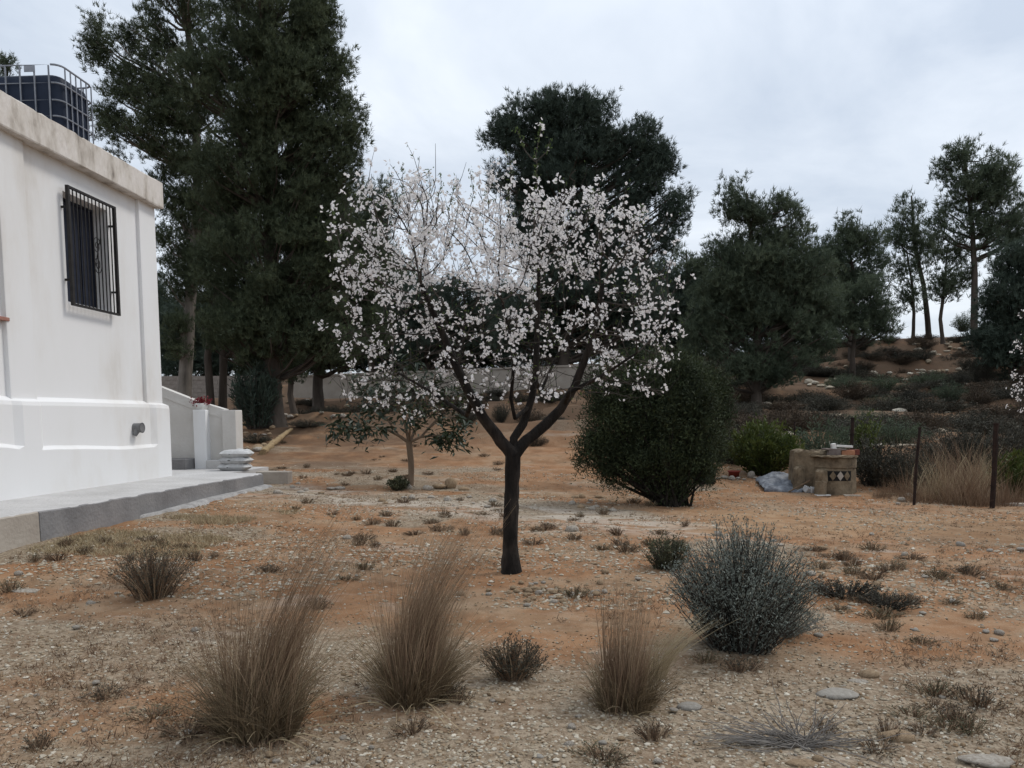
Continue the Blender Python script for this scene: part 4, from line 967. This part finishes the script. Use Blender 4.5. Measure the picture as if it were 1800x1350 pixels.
# hillside scrub
hs = 0; tries = 0
placed = []
while hs < 230 and tries < 4000:
    tries += 1
    Y = 18 + 32 * rng.random() ** .9; px = rng.uniform(1150, 1850); p = onY(px, Y)
    u = fbm(np.array([p[0] * .3]), np.array([p[1] * .3]), 77, 2)[0]
    if u < .39 or any((p[0] - a) ** 2 + (p[1] - b) ** 2 < .7 for a, b in placed): continue
    if abs(px - 1625) < 60 and Y > 43 and rng.random() < .8: continue
    placed.append((p[0], p[1])); k = int(rng.choice([0, 1, 2, 2, 3], p=[.3, .25, .2, .15, .1]))
    shrub('scrub_bush', ('olive-grey scrub bush on the slope behind the fence', 'olive-grey scrub bush on the slope behind the fence', 'brown dry scrub bush on the slope behind the fence', 'dark green leafy bush on the slope behind the fence')[k], p - np.array([0, 0, .05]), fb[k], rng.random() * 6, (rng.uniform(.7, 1.5), rng.uniform(.7, 1.5), rng.uniform(.35, .85) * (1 + .4 * (rng.random() < .15))), 'bush', 'scrub on the hillside'); hs += 1
for i in range(75):
    Y = rng.uniform(21, 35.6); px = rng.uniform(420, 1060); p = onY(px, Y)
    if Y < 26 and rng.random() < .7: continue
    kq = int(rng.integers(3)); shrub('bank_bush', ('low brown scrub bush' if kq == 2 else 'low olive-grey scrub bush') + ' on the bank below the white boundary wall', p - np.array([0, 0, .05]), fb[kq], rng.random() * 6, (rng.uniform(.4, .9), rng.uniform(.4, .9), rng.uniform(.25, .7)), 'bush', 'scrub on the bank')
for i in range(60):
    Y = rng.uniform(38, 48.5); p = onY(rng.uniform(1380, 1780), Y) - np.array([0, 0, .12])
    shrub('ridge_bush', 'low brown scrub bush on the bare ridge under the slender pines', p - np.array([0, 0, .05]), fb[2 if i % 3 else 0], rng.random() * 6, (rng.uniform(.6, 1.3), rng.uniform(.6, 1.2), rng.uniform(.3, .7)), 'bush', 'scrub on the ridge')
# the drooping dark plant hanging round the thick pine trunk
shrub('dark_bush', 'dark spiky bush growing against the thickest pine trunk', onY(452, 23.6), bush_mesh(1.9, .7, 120, 50, .22, .03, 'pine_dark', 'twig', base=.4, flat=.3))
# dry grass by the fence
dg = []
for v in range(3):
    s1 = MB(); z0 = np.array([0, 0, -.02]); [blades(s1, z0 + np.array([rng.normal() * .2, rng.normal() * .2, 0]), 34, rng.uniform(.5, 1.05), .12, .35, (rng.normal() * .3, 0, -.05), .008, rng.uniform(.2, .8), .6, 6, .3) for _ in range(8)]; blades(s1, z0, 150, .45, .36, .9, (0, 0, -.3), .008, .4, .9, 6, .3); me = s1.mesh('blades'); me.materials.append(M['stem_dry'] if v else M['stem_pale']); dg.append(me)
dl = 'dry yellow-brown tall grass clump growing along the fence'
for (x, Y, s, v) in [(1640, 14.0, .9, 1), (1665, 14.3, 1.1, 0), (1690, 13.9, .9, 2), (1715, 14.2, 1.15, 1), (1735, 13.7, .8, 2), (1780, 13.9, .7, 1), (1800, 14.3, .8, 2), (1590, 14.6, .7, 1), (1670, 15.4, 1.1, 1), (1710, 15.6, 1.2, 2), (1625, 15.6, 1.0, 2), (1555, 14.4, .4, 1), (1740, 15.2, 1.0, 0), (1600, 17.3, .9, 1), (1530, 17.8, .8, 2), (1770, 17.8, .9, 1)]:
    o = tag(put('dry_grass_clump', dg[v]), dl if v else 'pale straw-coloured tall grass clump growing along the fence', 'grass clump', 'dry grass along the fence'); o.location = Vector([float(q) for q in onY(x, Y)]); o.rotation_euler = (0, 0, rng.random() * 6); o.scale = (s,) * 3
# dead branches in front
db = G(1410, 1312)
def f_dead(b, c, n, L, dirx, flat=.12):
    for i in range(n):
        a = rng.normal() * .5 + (0 if rng.random() < dirx else math.pi); d = np.array([math.cos(a), math.sin(a) * .5, abs(rng.normal()) * flat * 2]); d = unit(d[None])[0]
        l = L * rng.uniform(.5, 1); t = np.linspace(0, 1, 6)[:, None]; P = c + np.array([rng.normal() * .03, rng.normal() * .03, .01]) + d * t * l + np.cumsum(rng.normal(size=(6, 3)) * .012, 0); P[:, 2] = np.maximum(P[:, 2], terrain(P[:, 0], P[:, 1]) + .004)
        b.tube(P, np.linspace(.0036, .001, 6), 4, cap=False, a=rng.random())
bd = MB(); f_dead(bd, db, 60, .28, .6, .5); f_dead(bd, db, 50, .52, .12, .05)
tag(bd.build('dead_branch', M['dead']), 'grey dead brushwood lying on the gravel', 'branch')

# ------------------------------------------------------------------ barbecue corner
BY = 15.0
bc = onY(1466, BY); bz = bc[2]; ps = BY / FPX
bar = thing('barbecue', 'round sandy mortar barbecue with a pierced front and side stub', 'barbecue', bc)
cx, cy = bc[0], bc[1]
hd = .62
part('drum', 'adobe', bar, lambda b: b.lathe([(.43, -.05), (.42, .1), (.405, .38), (.395, .43), (.41, .44), (.405, .60), (.395, hd), (.30, hd), (.29, .5), (0, .5)], (cx, cy, bz), 40, jit=.004), smooth=False)
part('rim_slab', 'adobe', bar, lambda b: b.lathe([(0, hd + .002), (.44, hd + .002), (.45, hd + .015), (.44, hd + .04), (0, hd + .042)], (cx - .02, cy - .02, bz), 36, jit=.006))
part('back_wall', 'adobe', bar, lambda b: b.lathe([(.40, -.05), (.40, .70), (.38, .735), (.28, .735), (.26, .70), (.26, -.05)], (cx - .30, cy + .22, bz), 30, jit=.010))
part('side_stub', 'adobe', bar, lambda b: b.lathe([(.10, -.05), (.108, .1), (.10, .2), (.104, .21), (.10, .37), (.08, .41), (0, .415)], (cx - .32, cy - .42, bz), 16, jit=.008), smooth=False)
part('side_stub', 'adobe', bar, lambda b: b.lathe([(.11, -.05), (.11, .15), (.10, .40), (.07, .44), (0, .445)], (cx - .60, cy - .05, bz), 16, jit=.009))
def f_slot_shade(b):   # dark strip painted as the shade of a slot behind the lattice
    th = np.linspace(R_(-112), R_(-52), 14); r = .408
    for t0, t1 in zip(th[:-1], th[1:]):
        b.add([(cx + r * math.cos(t), cy + r * math.sin(t), bz + z) for t, z in ((t0, .20), (t1, .20), (t1, .38), (t0, .38))], [[0, 1, 2, 3]])
part('opening_shade', 'dark', bar, lambda b: f_slot_shade(b) if False else b.lathe([(.4165, .21), (.4165, .385)], (cx, cy, bz), 14, .5, R_(-118), R_(-58)))  # drum is solid here: a dark strip on it paints the slot's shade
for k, t in enumerate((-105, -88, -71)):
    t = R_(t); c = np.array([cx + .418 * math.cos(t), cy + .418 * math.sin(t), bz + .298]); tx = np.array([-math.sin(t), math.cos(t), 0]); nr = np.array([math.cos(t), math.sin(t), 0])
    w, h = .058, .085
    V = [c + tx * a * w + np.array([0, 0, e * h]) + nr * d for d in (-.03, .012) for a, e in ((-1, 0), (0, -1), (1, 0), (0, 1))]
    MB().add(V, [[4, 5, 6, 7], [0, 1, 5, 4], [1, 2, 6, 5], [2, 3, 7, 6], [3, 0, 4, 7]]).build('lattice_diamond', M['block_pale'] if k == 1 else M['adobe'], bar)
zt = bz + hd + .042
def brick(label, m, x, y, z, d, rz, ry=0):
    return tag(MB().box((x, y, z), d, Euler((0, ry, rz)).to_matrix()).build('brick', M[m], bevel=.006), label, 'brick', 'bricks on the barbecue')
brick('greyish brick lying on the barbecue rim', 'brick_grey', cx - .06, cy - .25, zt + .045, (.22, .11, .09), .05)
brick('orange brick lying on the barbecue rim', 'brick', cx + .19, cy - .22, zt + .045, (.23, .11, .09), -.06)
brick('dark red brick standing at the end of the barbecue rim', 'brick_red', cx + .35, cy - .08, zt + .05, (.10, .2, .10), .3)
pl = tag(MB().box((cx - .04, cy - .18, zt + .105), (.36, .24, .028), Euler((0, .02, .1)).to_matrix()).build('roof_tile', M['brick_grey'], bevel=.006), 'flat grey slab resting on the barbecue bricks', 'slab')
tag(MB().box((cx + .14, cy - .20, zt + .16), (.27, .09, .04), Euler((0, .05, 0)).to_matrix()).build('white_board', M['white_board'], bevel=.004), 'white board laid across the top of the barbecue', 'board')
tag(MB().box((cx - .06, cy - .22, zt + .155), (.07, .09, .11), Euler((0, -.2, 0)).to_matrix()).build('white_block', M['white_board'], bevel=.004), 'small white block standing on top of the barbecue', 'block')
def ground_piece(name, m, px, py, d, rz, label, cat, tilt=0, group=None, lift=.0):
    p = G(px, py); return tag(MB().box((p[0], p[1], p[2] + d[2] / 2 - .006 + lift), d, Euler((tilt, tilt * .6, rz)).to_matrix()).build(name, M[m], bevel=.005), label, cat, group)
ground_piece('concrete_piece', 'cement_pale', 1418, 866, (.10, .12, .10), .5, 'broken concrete cube left of its twin by the barbecue stub', 'concrete', .5, lift=.01)
ground_piece('concrete_piece', 'cement_pale', 1429, 867, (.10, .12, .09), .2, 'broken concrete cube right of its twin by the barbecue stub', 'concrete', .35, lift=.01)
ground_piece('tile_piece', 'white_board', 1446, 871, (.26, .12, .02), .1, 'flat pale tile on the ground in front of the barbecue stub', 'tile')
ground_piece('tile_piece', 'white_board', 1474, 866, (.2, .12, .03), .2, 'flat pale tile against the foot of the barbecue drum', 'tile')
ground_piece('tile_piece', 'rock', 1498, 872, (.28, .12, .025), -.05, 'flat pale tile right in front of the dark fence bush', 'tile')
ground_piece('edging_slab', 'rock', 1790, 889, (.7, .2, .05), -.12, 'pale edging slab at the foot of the thick fence post', 'slab')
ground_piece('edging_slab', 'rock', 1690, 884, (.32, .16, .05), -.1, 'short pale edging slab in the dry grass by the fence', 'slab')
# tarp
tp0 = G(1375, 862); n = 26
u, v = np.meshgrid(np.linspace(-.34, .34, n), np.linspace(-.5, .5, n)); 
px_, py_ = tp0[0] + u + .06 * v, tp0[1] + .3 + v
zz = terrain(px_, py_) + .012 + .17 * np.clip(fbm(u * 5 + 2, v * 5, 61, 4) - .25, 0, 1) + .16 * np.clip((v + .3), 0, 1) * np.clip(1 - (u - .1) ** 2 * 5, 0, 1)
zz[0, :] = terrain(px_[0], py_[0]) + .004; 
ii2 = (np.arange(n - 1)[:, None] * n + np.arange(n - 1)[None]).ravel()
tarp = MB().add(np.stack([px_, py_, zz], -1).reshape(-1, 3), np.stack([ii2, ii2 + 1, ii2 + n + 1, ii2 + n], -1)).build('tarpaulin', M['tarp'], None, True)
sm = tarp.modifiers.new('thickness', 'SOLIDIFY'); sm.thickness = .006
tag(tarp, 'crumpled grey-blue tarpaulin heaped on the ground left of the barbecue', 'tarpaulin')
a = G(1386, 866); c = np.array([cx - .50, cy - .40, bz + .22])
tag(MB().tube(np.array(dens_line([a + np.array([0, 0, .01]), c], .1)), .013, 6).build('pole', M['wood'], None, True), 'thin brown pole leaning against the barbecue', 'pole')
a = G(1400, 852); c = a + np.array([.05, .12, .30])
tag(MB().tube(np.array(dens_line([a - np.array([0, 0, .02]), c], .1)), .008, 5).build('stick', M['dead'], None, True), 'thin pale stick standing up from the tarpaulin', 'stick')
# red basin
rb = G(1290, 838)
tag(MB().lathe([(0, .01), (.085, .01), (.095, .0), (.11, .10), (.135, .115), (.125, .125), (.10, .10), (.085, .03), (0, .03)], (rb[0], rb[1], rb[2] - .005), 26).build('basin', M['red_plastic'], None, True), 'dull red plastic basin on the ground left of the yellow-green shrub', 'basin')

# fence posts
def post(label, px, Y, ytop, r, name='fence_post', crook=0):
    b = onY(px, Y); tpt = PY(px + crook, ytop, Y)
    P = np.array(dens_line([b - np.array([0, 0, .1]), (b + tpt) / 2 + np.array([-crook * .004, 0, 0]), tpt], .15))
    o = thing(name, label, 'fence post', b, 'fence posts')
    m = MB()
    m.tube(P, r, 8, noise=.12); m.build('shaft', M['rust'], o)
    MB().tube(np.array([P[-1] - np.array([0, 0, .01]), P[-1] + np.array([0, 0, .012])]), r * 1.15, 8).build('cap', M['rust'], o)
    for q in (.35, .7, .93):
        w = P[int(len(P) * q)]; MB().tube(np.array([w - np.array([0, 0, .008]), w + np.array([0, 0, .008])]), r * 1.25, 8).build('wire_tie', M['rust'], o)
post('thin rusty fence post standing alone among dry grass', 1614, 13.55, 752, .024, crook=3)
post('thick dark rusty fence post beside the blossom sprays', 1753, 13.3, 745, .040, crook=-2)
post('crooked vine-wrapped fence post behind the barbecue', 1499, 15.9, 735, .035, crook=0)
post('slim fence post behind the yellow-green shrub', 1397, 18.0, 742, .018)

# log and soil heap near the pine
a = G(462, 800); c = G(512, 762)
P = np.array(dens_line([a + np.array([0, 0, .06]), (a + c) / 2 + np.array([0, 0, .10]), c + np.array([0, 0, .12])], .15))
tag(MB().tube(P, np.linspace(.085, .05, len(P)), 9, noise=.7).build('palm_frond', M['straw'], None, True), 'pale yellow dry palm stalk lying below the thickest pine', 'log')

# ------------------------------------------------------------------ rocks
def rock_mesh(seed, m, flat=.6):
    r2 = np.random.default_rng(seed); k, h = 12, 8
    th = np.linspace(0, 2 * math.pi, k, endpoint=False); V = []
    D = [(0, 0, 1.0)] + [(math.sin(p) * math.cos(t), math.sin(p) * math.sin(t), math.cos(p)) for p in np.linspace(0, math.pi, h + 1)[1:-1] for t in th] + [(0, 0, -1.0)]
    D = np.array(D); nrm = unit(r2.normal(size=(9, 3))); dd = r2.uniform(.68, .95, 9)
    rad = np.ones(len(D))
    for q, e in zip(nrm, dd):
        c = D @ q; rad = np.where(c > .05, np.minimum(rad, e / np.maximum(c, .05)), rad)
    V = D * rad[:, None] * (1 + r2.normal(size=len(D)) * .025)[:, None] * np.array([1, .75, flat])
    F3 = [[0, 1 + j, 1 + (j + 1) % k] for j in range(k)] + [[len(D) - 1, 1 + (h - 2) * k + (j + 1) % k, 1 + (h - 2) * k + j] for j in range(k)]
    F4 = [[1 + i * k + j, 1 + (i + 1) * k + j, 1 + (i + 1) * k + (j + 1) % k, 1 + i * k + (j + 1) % k] for i in range(h - 2) for j in range(k)]
    b = MB(); b.add(V, F3); b.F4.append(np.array(F4)); me = b.mesh('rock', True); me.materials.append(M[m]); return me
RM = {q: [rock_mesh(i * 7 + j, q, f) for j, f in enumerate((.45, .55, .65, .35))] for i, q in enumerate(('rock', 'rock_grey', 'rock_tan'))}
def rock(px, py, wpx, m, label, group=None, k=None, sink=.35, sc=(1, 1, 1)):
    if group and 'loose' in group: label = {'rock': 'pale', 'rock_grey': 'grey', 'rock_tan': 'tan'}[m] + ' ' + label
    p = G(px, py); r = wpx / 2 * p[1] / FPX; k = int(rng.integers(4)) if k is None else k
    o = tag(put('rock', RM[m][k]), label, 'rock', group); o.scale = (r * sc[0], r * sc[1], r * sc[2]); o.rotation_euler = (0, 0, rng.random() * 6 if group else 0)
    o.location = (p[0], p[1], p[2] + r * sc[2] * (.5 - sink)); return o
rock(1472, 1226, 78, 'rock_grey', 'smooth flat grey rock sunk in the gravel beyond the dead brushwood', None, 0, .42, (1, 1.1, .5))
rock(1527, 1190, 44, 'rock_tan', 'tan rock with a shaded hollow just beyond the flat grey rock', None, 1, .3, (1, 1, .8))
rock(1508, 1200, 40, 'rock', 'flat pale rock touching the tan rock', None, 3, .4, (1, .8, .5))
rock(1575, 1302, 70, 'rock_tan', 'long sandy rock at the right end of the dead brushwood', None, 2, .42, (1, .7, .6))
rock(1735, 1343, 105, 'rock', 'broad pale rock slab at the edge of the gravel, largest of the rocks', None, 0, .42, (1, .6, .4))
rock(1410, 1345, 62, 'rock_tan', 'yellowish flat rock below the dead brushwood', None, 3, .4, (1, .7, .6))
rock(1437, 1338, 26, 'rock_tan', 'small yellowish rock touching the flat yellowish one', None, 1, .3)
rock(1212, 1245, 46, 'rock_grey', 'pinkish grey rock right of the small pale grass tuft', None, 2, .4, (1, .8, .6))
rock(1005, 935, 26, 'rock', 'rounded pale rock right of the almond trunk on the stony band', None, 2, .25)
rock(1000, 1310, 22, 'rock', 'small pale stone on the gravel in front of the small pale grass tuft', None, 2)
rock(160, 1062, 20, 'rock', 'small whitish stone left of the dark twiggy bush', None, 1)
rock(45, 1040, 62, 'rock', 'flat pale stone half sunk in soil near the bare block face', None, 3, .45, (1, .8, .35))
rock(1425, 1010, 22, 'rock', 'pale stone right behind the silvery shrub', None, 0)
rock(1445, 1014, 16, 'rock_tan', 'small tan stone right behind the silvery shrub', None, 1)
rock(793, 858, 24, 'rock_tan', 'round tan boulder in the little rock pile by the young tree', None, 2, .1, (1, 1, 1.5))
rock(772, 859, 28, 'rock_tan', 'flat tan rock in the little rock pile by the young tree', None, 3, .2)
rock(752, 862, 22, 'rock', 'pale rock at the left end of the little rock pile by the young tree', None, 1, .2)
rock(815, 862, 22, 'rock_tan', 'low rock at the right end of the little rock pile by the young tree', None, 0, .3)
for (x, y, w) in [(1262, 843, 12), (1273, 842, 15), (1286, 844, 16), (1298, 843, 12), (1308, 845, 11), (1328, 842, 10)]:
    rock(x, y, w, 'rock', 'rounded pale stone in the row beside the dull red basin', 'stones in a row by the basin', sink=.15)
rock(1320, 840, 14, 'rock', 'white lump among the stones in front of the yellow-green shrub', None, 2, .05, (1, 1, 1.6))
for (x, y, w) in [(1596, 873, 13), (1606, 876, 12), (1585, 881, 14), (1612, 868, 9), (1578, 887, 8)]:
    rock(x, y, w, 'rock', 'pale stone in the small pile at the thin fence post', 'stones at the thin post', sink=.1)
lab_b = 'pale stone in the stony band between the young tree and the juniper'
for i in range(46):
    x = rng.uniform(480, 1130); y = 862 + (x - 480) * .05 + rng.normal() * 13
    if abs(x - 898) < 22: continue
    rock(x, y, rng.uniform(7, 22), 'rock' if rng.random() < .75 else 'rock_tan', lab_b, 'stones of the stony band')
lab_c = 'orange-brown stone in the heap beneath the almond tree'
for i in range(60):
    x = rng.normal(985, 70); y = 1042 + rng.normal() * 9
    rock(x, y, rng.uniform(8, 20), 'rock_tan' if rng.random() < .65 else 'rock', lab_c, 'stones beneath the almond', sink=.2)
lab_d = 'single stone lying on the open orange soil'
for i in range(46):
    x = rng.uniform(1250, 1800) if rng.random() < .6 else rng.uniform(20, 700); y = rng.uniform(940, 1130)
    if x < 460 and y < 985: continue
    rock(x, y, rng.uniform(8, 20), ['rock', 'rock_grey', 'rock_tan'][int(rng.choice(3, p=[.6, .2, .2]))], lab_d, 'loose stones on the soil', sink=.25)
lab_e = 'loose stone lying on the grey gravel in the foreground'
for i in range(60):
    rock(rng.uniform(10, 1790), rng.uniform(1200, 1345), rng.uniform(10, 22), ['rock', 'rock_grey', 'rock_tan'][int(rng.choice(3, p=[.6, .2, .2]))], lab_e, 'loose stones on the gravel', sink=.2)
lab_g = 'rock on the orange bank beneath the pines'
for i in range(40):
    p = G(rng.uniform(420, 480), rng.uniform(745, 795)) if i < 22 else G(rng.uniform(500, 640), rng.uniform(705, 735)); r = rng.uniform(.06, .17)
    o = tag(put('rock', RM['rock_tan' if rng.random() < .7 else 'rock'][int(rng.integers(4))]), lab_g, 'rock', 'rocks on the bank'); o.location = (p[0], p[1], p[2] + .03); o.scale = (r, r, r); o.rotation_euler = (0, 0, rng.random() * 6)

# ------------------------------------------------------------------ loose gravel, litter, low growth (uncountable)
ICO_V = []; phi = (1 + 5 ** .5) / 2
for a_, b_ in ((-1, phi), (1, phi), (-1, -phi), (1, -phi)): ICO_V.append((a_, b_, 0))
for a_, b_ in ((-1, phi), (1, phi), (-1, -phi), (1, -phi)): ICO_V.append((0, a_, b_))
for a_, b_ in ((phi, -1), (phi, 1), (-phi, -1), (-phi, 1)): ICO_V.append((a_, 0, b_))
ICO_V = unit(np.array(ICO_V, float)); ICO_F = np.array([[0, 11, 5], [0, 5, 1], [0, 1, 7], [0, 7, 10], [0, 10, 11], [1, 5, 9], [5, 11, 4], [11, 10, 2], [10, 7, 6], [7, 1, 8], [3, 9, 4], [3, 4, 2], [3, 2, 6], [3, 6, 8], [3, 8, 9], [4, 9, 5], [2, 4, 11], [6, 2, 10], [8, 6, 7], [9, 8, 1]])
OCT_V = np.array([(1, 0, 0), (0, 1, 0), (-1, 0, 0), (0, -1, 0), (0, 0, 1), (0, 0, -1.)]); OCT_F = np.array([[0, 1, 4], [1, 2, 4], [2, 3, 4], [3, 0, 4], [1, 0, 5], [2, 1, 5], [3, 2, 5], [0, 3, 5]])
def scatter(n, y0, y1, dens_fn, near=True):
    """points in the picture's wedge, thinned by a density"""
    Y = np.exp(rng.uniform(math.log(y0), math.log(y1), n * 3)) if near else rng.uniform(y0, y1, n * 3)
    X = rng.uniform(-.80, .72, n * 3) * Y
    k = rng.random(n * 3) < dens_fn(X, Y); k &= ~((X < -5.35) & (Y < 15.6)); X, Y = X[k][:n], Y[k][:n]
    return X, Y
def stones(name, X, Y, size, BV, BF, m, val):
    n = len(X); k = len(BV); ph = rng.random(n) * 6.283; c, s = np.cos(ph)[:, None], np.sin(ph)[:, None]
    sc = size[:, None] * np.stack([rng.uniform(.8, 1.4, n), rng.uniform(.6, 1.1, n), rng.uniform(.35, .7, n)], 1)
    V = BV[None] * sc[:, None] * (1 + rng.normal(size=(n, k, 1)) * .14)
    V = np.stack([V[..., 0] * c - V[..., 1] * s, V[..., 0] * s + V[..., 1] * c, V[..., 2]], -1)
    Z = terrain(X, Y) + (fbm(X * 5, Y * 5, 31, 3) - .5) * .035 + size * .15
    V = V + np.stack([X, Y, Z], 1)[:, None]
    b = MB().add(V.reshape(-1, 3), (BF[None] + (np.arange(n) * k)[:, None, None]).reshape(-1, 3), np.repeat(val, k))
    return stuff(tag(b.build(name, m), {'rubble': 'tumbled terrace rubble strewn over the scrubby hillside', 'gravel': 'loose grey and pale gravel strewn over the foreground', 'fine_gravel': 'scattered small pebbles on the orange soil farther back'}[name], 'rubble' if name == 'rubble' else 'gravel'))
dfn = lambda x, y: .12 + .88 * gravel_share(x, y)
rx_, ry_ = [], []
for (x0, x1, Yc, k_) in [(1420, 1560, 26, 40), (1560, 1700, 29, 40), (1640, 1760, 24, 30), (1300, 1400, 23, 30), (1440, 1700, 21, 40), (1530, 1640, 38, 50), (1340, 1420, 31, 40), (1600, 1700, 45, 40), (1210, 1260, 40, 20), (1420, 1480, 35, 30), (1450, 1780, 33, 50), (1450, 1700, 41, 50)]:
    for _ in range(k_):
        p = onY(rng.uniform(x0, x1), Yc + rng.normal() * .6); rx_.append(p[0]); ry_.append(p[1])
rx_, ry_ = np.array(rx_), np.array(ry_)
stones('rubble', rx_, ry_, rng.uniform(.07, .22, len(rx_)), ICO_V, ICO_F, M['pebble'], np.clip(rng.normal(.66, .16, len(rx_)), 0, 1))
X, Y = scatter(21000, 2.9, 8.5, dfn); sz = .0042 + .009 * rng.random(len(X)) ** 4 + .004 * rng.random(len(X))
stones('gravel', X, Y, sz, ICO_V, ICO_F, M['pebble'], np.clip(rng.beta(2.2, 1.6, len(X)), 0, 1))
X, Y = scatter(26000, 6, 17.5, lambda x, y: .1 + .9 * np.clip((fbm(x * .7, y * 1.0, 71, 3) - .35) * 3, 0, 1)); sz = .007 + .02 * rng.random(len(X)) ** 5 + .006 * rng.random(len(X))
stones('fine_gravel', X, Y, sz, OCT_V, OCT_F, M['pebble'], np.clip(rng.beta(2.0, 1.5, len(X)), 0, 1))
# litter
X, Y = scatter(9000, 2.9, 16, lambda x, y: np.clip((fbm(x * .9, y * 1.2, 81, 3) - .3) * 2.5, .08, 1)); n = len(X)
b = MB(); b.leaves(np.stack([X, Y, terrain(X, Y) + .012], 1), np.stack([rng.normal(size=n), rng.normal(size=n), rng.random(n) * .35], 1), rng.uniform(.006, .024, n) * (1 + Y / 14), .005 * (1 + Y / 12), rng.random(n) ** 1.5)
stuff(tag(b.build('litter', M['litter']), 'dark dry litter scattered over the ground', 'litter'))
# thin dry herbage
X, Y = scatter(5200, 3.0, 17, lambda x, y: np.clip((fbm(x * .8 + 9, y * .8, 91, 3) - .47) * 5, 0, 1)); n = len(X)
b = MB(); k = 7; PB = np.repeat(np.stack([X, Y, terrain(X, Y)], 1), k, 0) + rng.normal(size=(n * k, 3)) * np.array([.02, .02, 0])
b.needles(PB, np.stack([rng.normal(size=n * k) * .6, rng.normal(size=n * k) * .6, np.abs(rng.normal(size=n * k)) * .6 + .2], 1), rng.uniform(.02, .06, n * k), .006, np.repeat(rng.random(n), k))
stuff(tag(b.build('herbage', M['stem_dry']), 'thin brown herbage in patches over the soil', 'grass'))
# straw-coloured grass beside the apron
X = rng.uniform(-5.4, -3.7, 2600); Y = rng.uniform(7.4, 10.8, 2600); kp = fbm(X * 1.1, Y * 1.1, 95, 2) > .42; X, Y = X[kp], Y[kp]; n = len(X); k = 8
b = MB(); PB = np.repeat(np.stack([X, Y, terrain(X, Y)], 1), k, 0) + rng.normal(size=(n * k, 3)) * np.array([.03, .03, 0])
b.needles(PB, np.stack([rng.normal(size=n * k) * .5, rng.normal(size=n * k) * .5, np.abs(rng.normal(size=n * k)) * .5 + .3], 1), rng.uniform(.03, .09, n * k), .006, np.repeat(rng.random(n), k))
stuff(tag(b.build('short_grass', M['stem_pale']), 'short straw-coloured grass beside the grey apron edge', 'grass'))
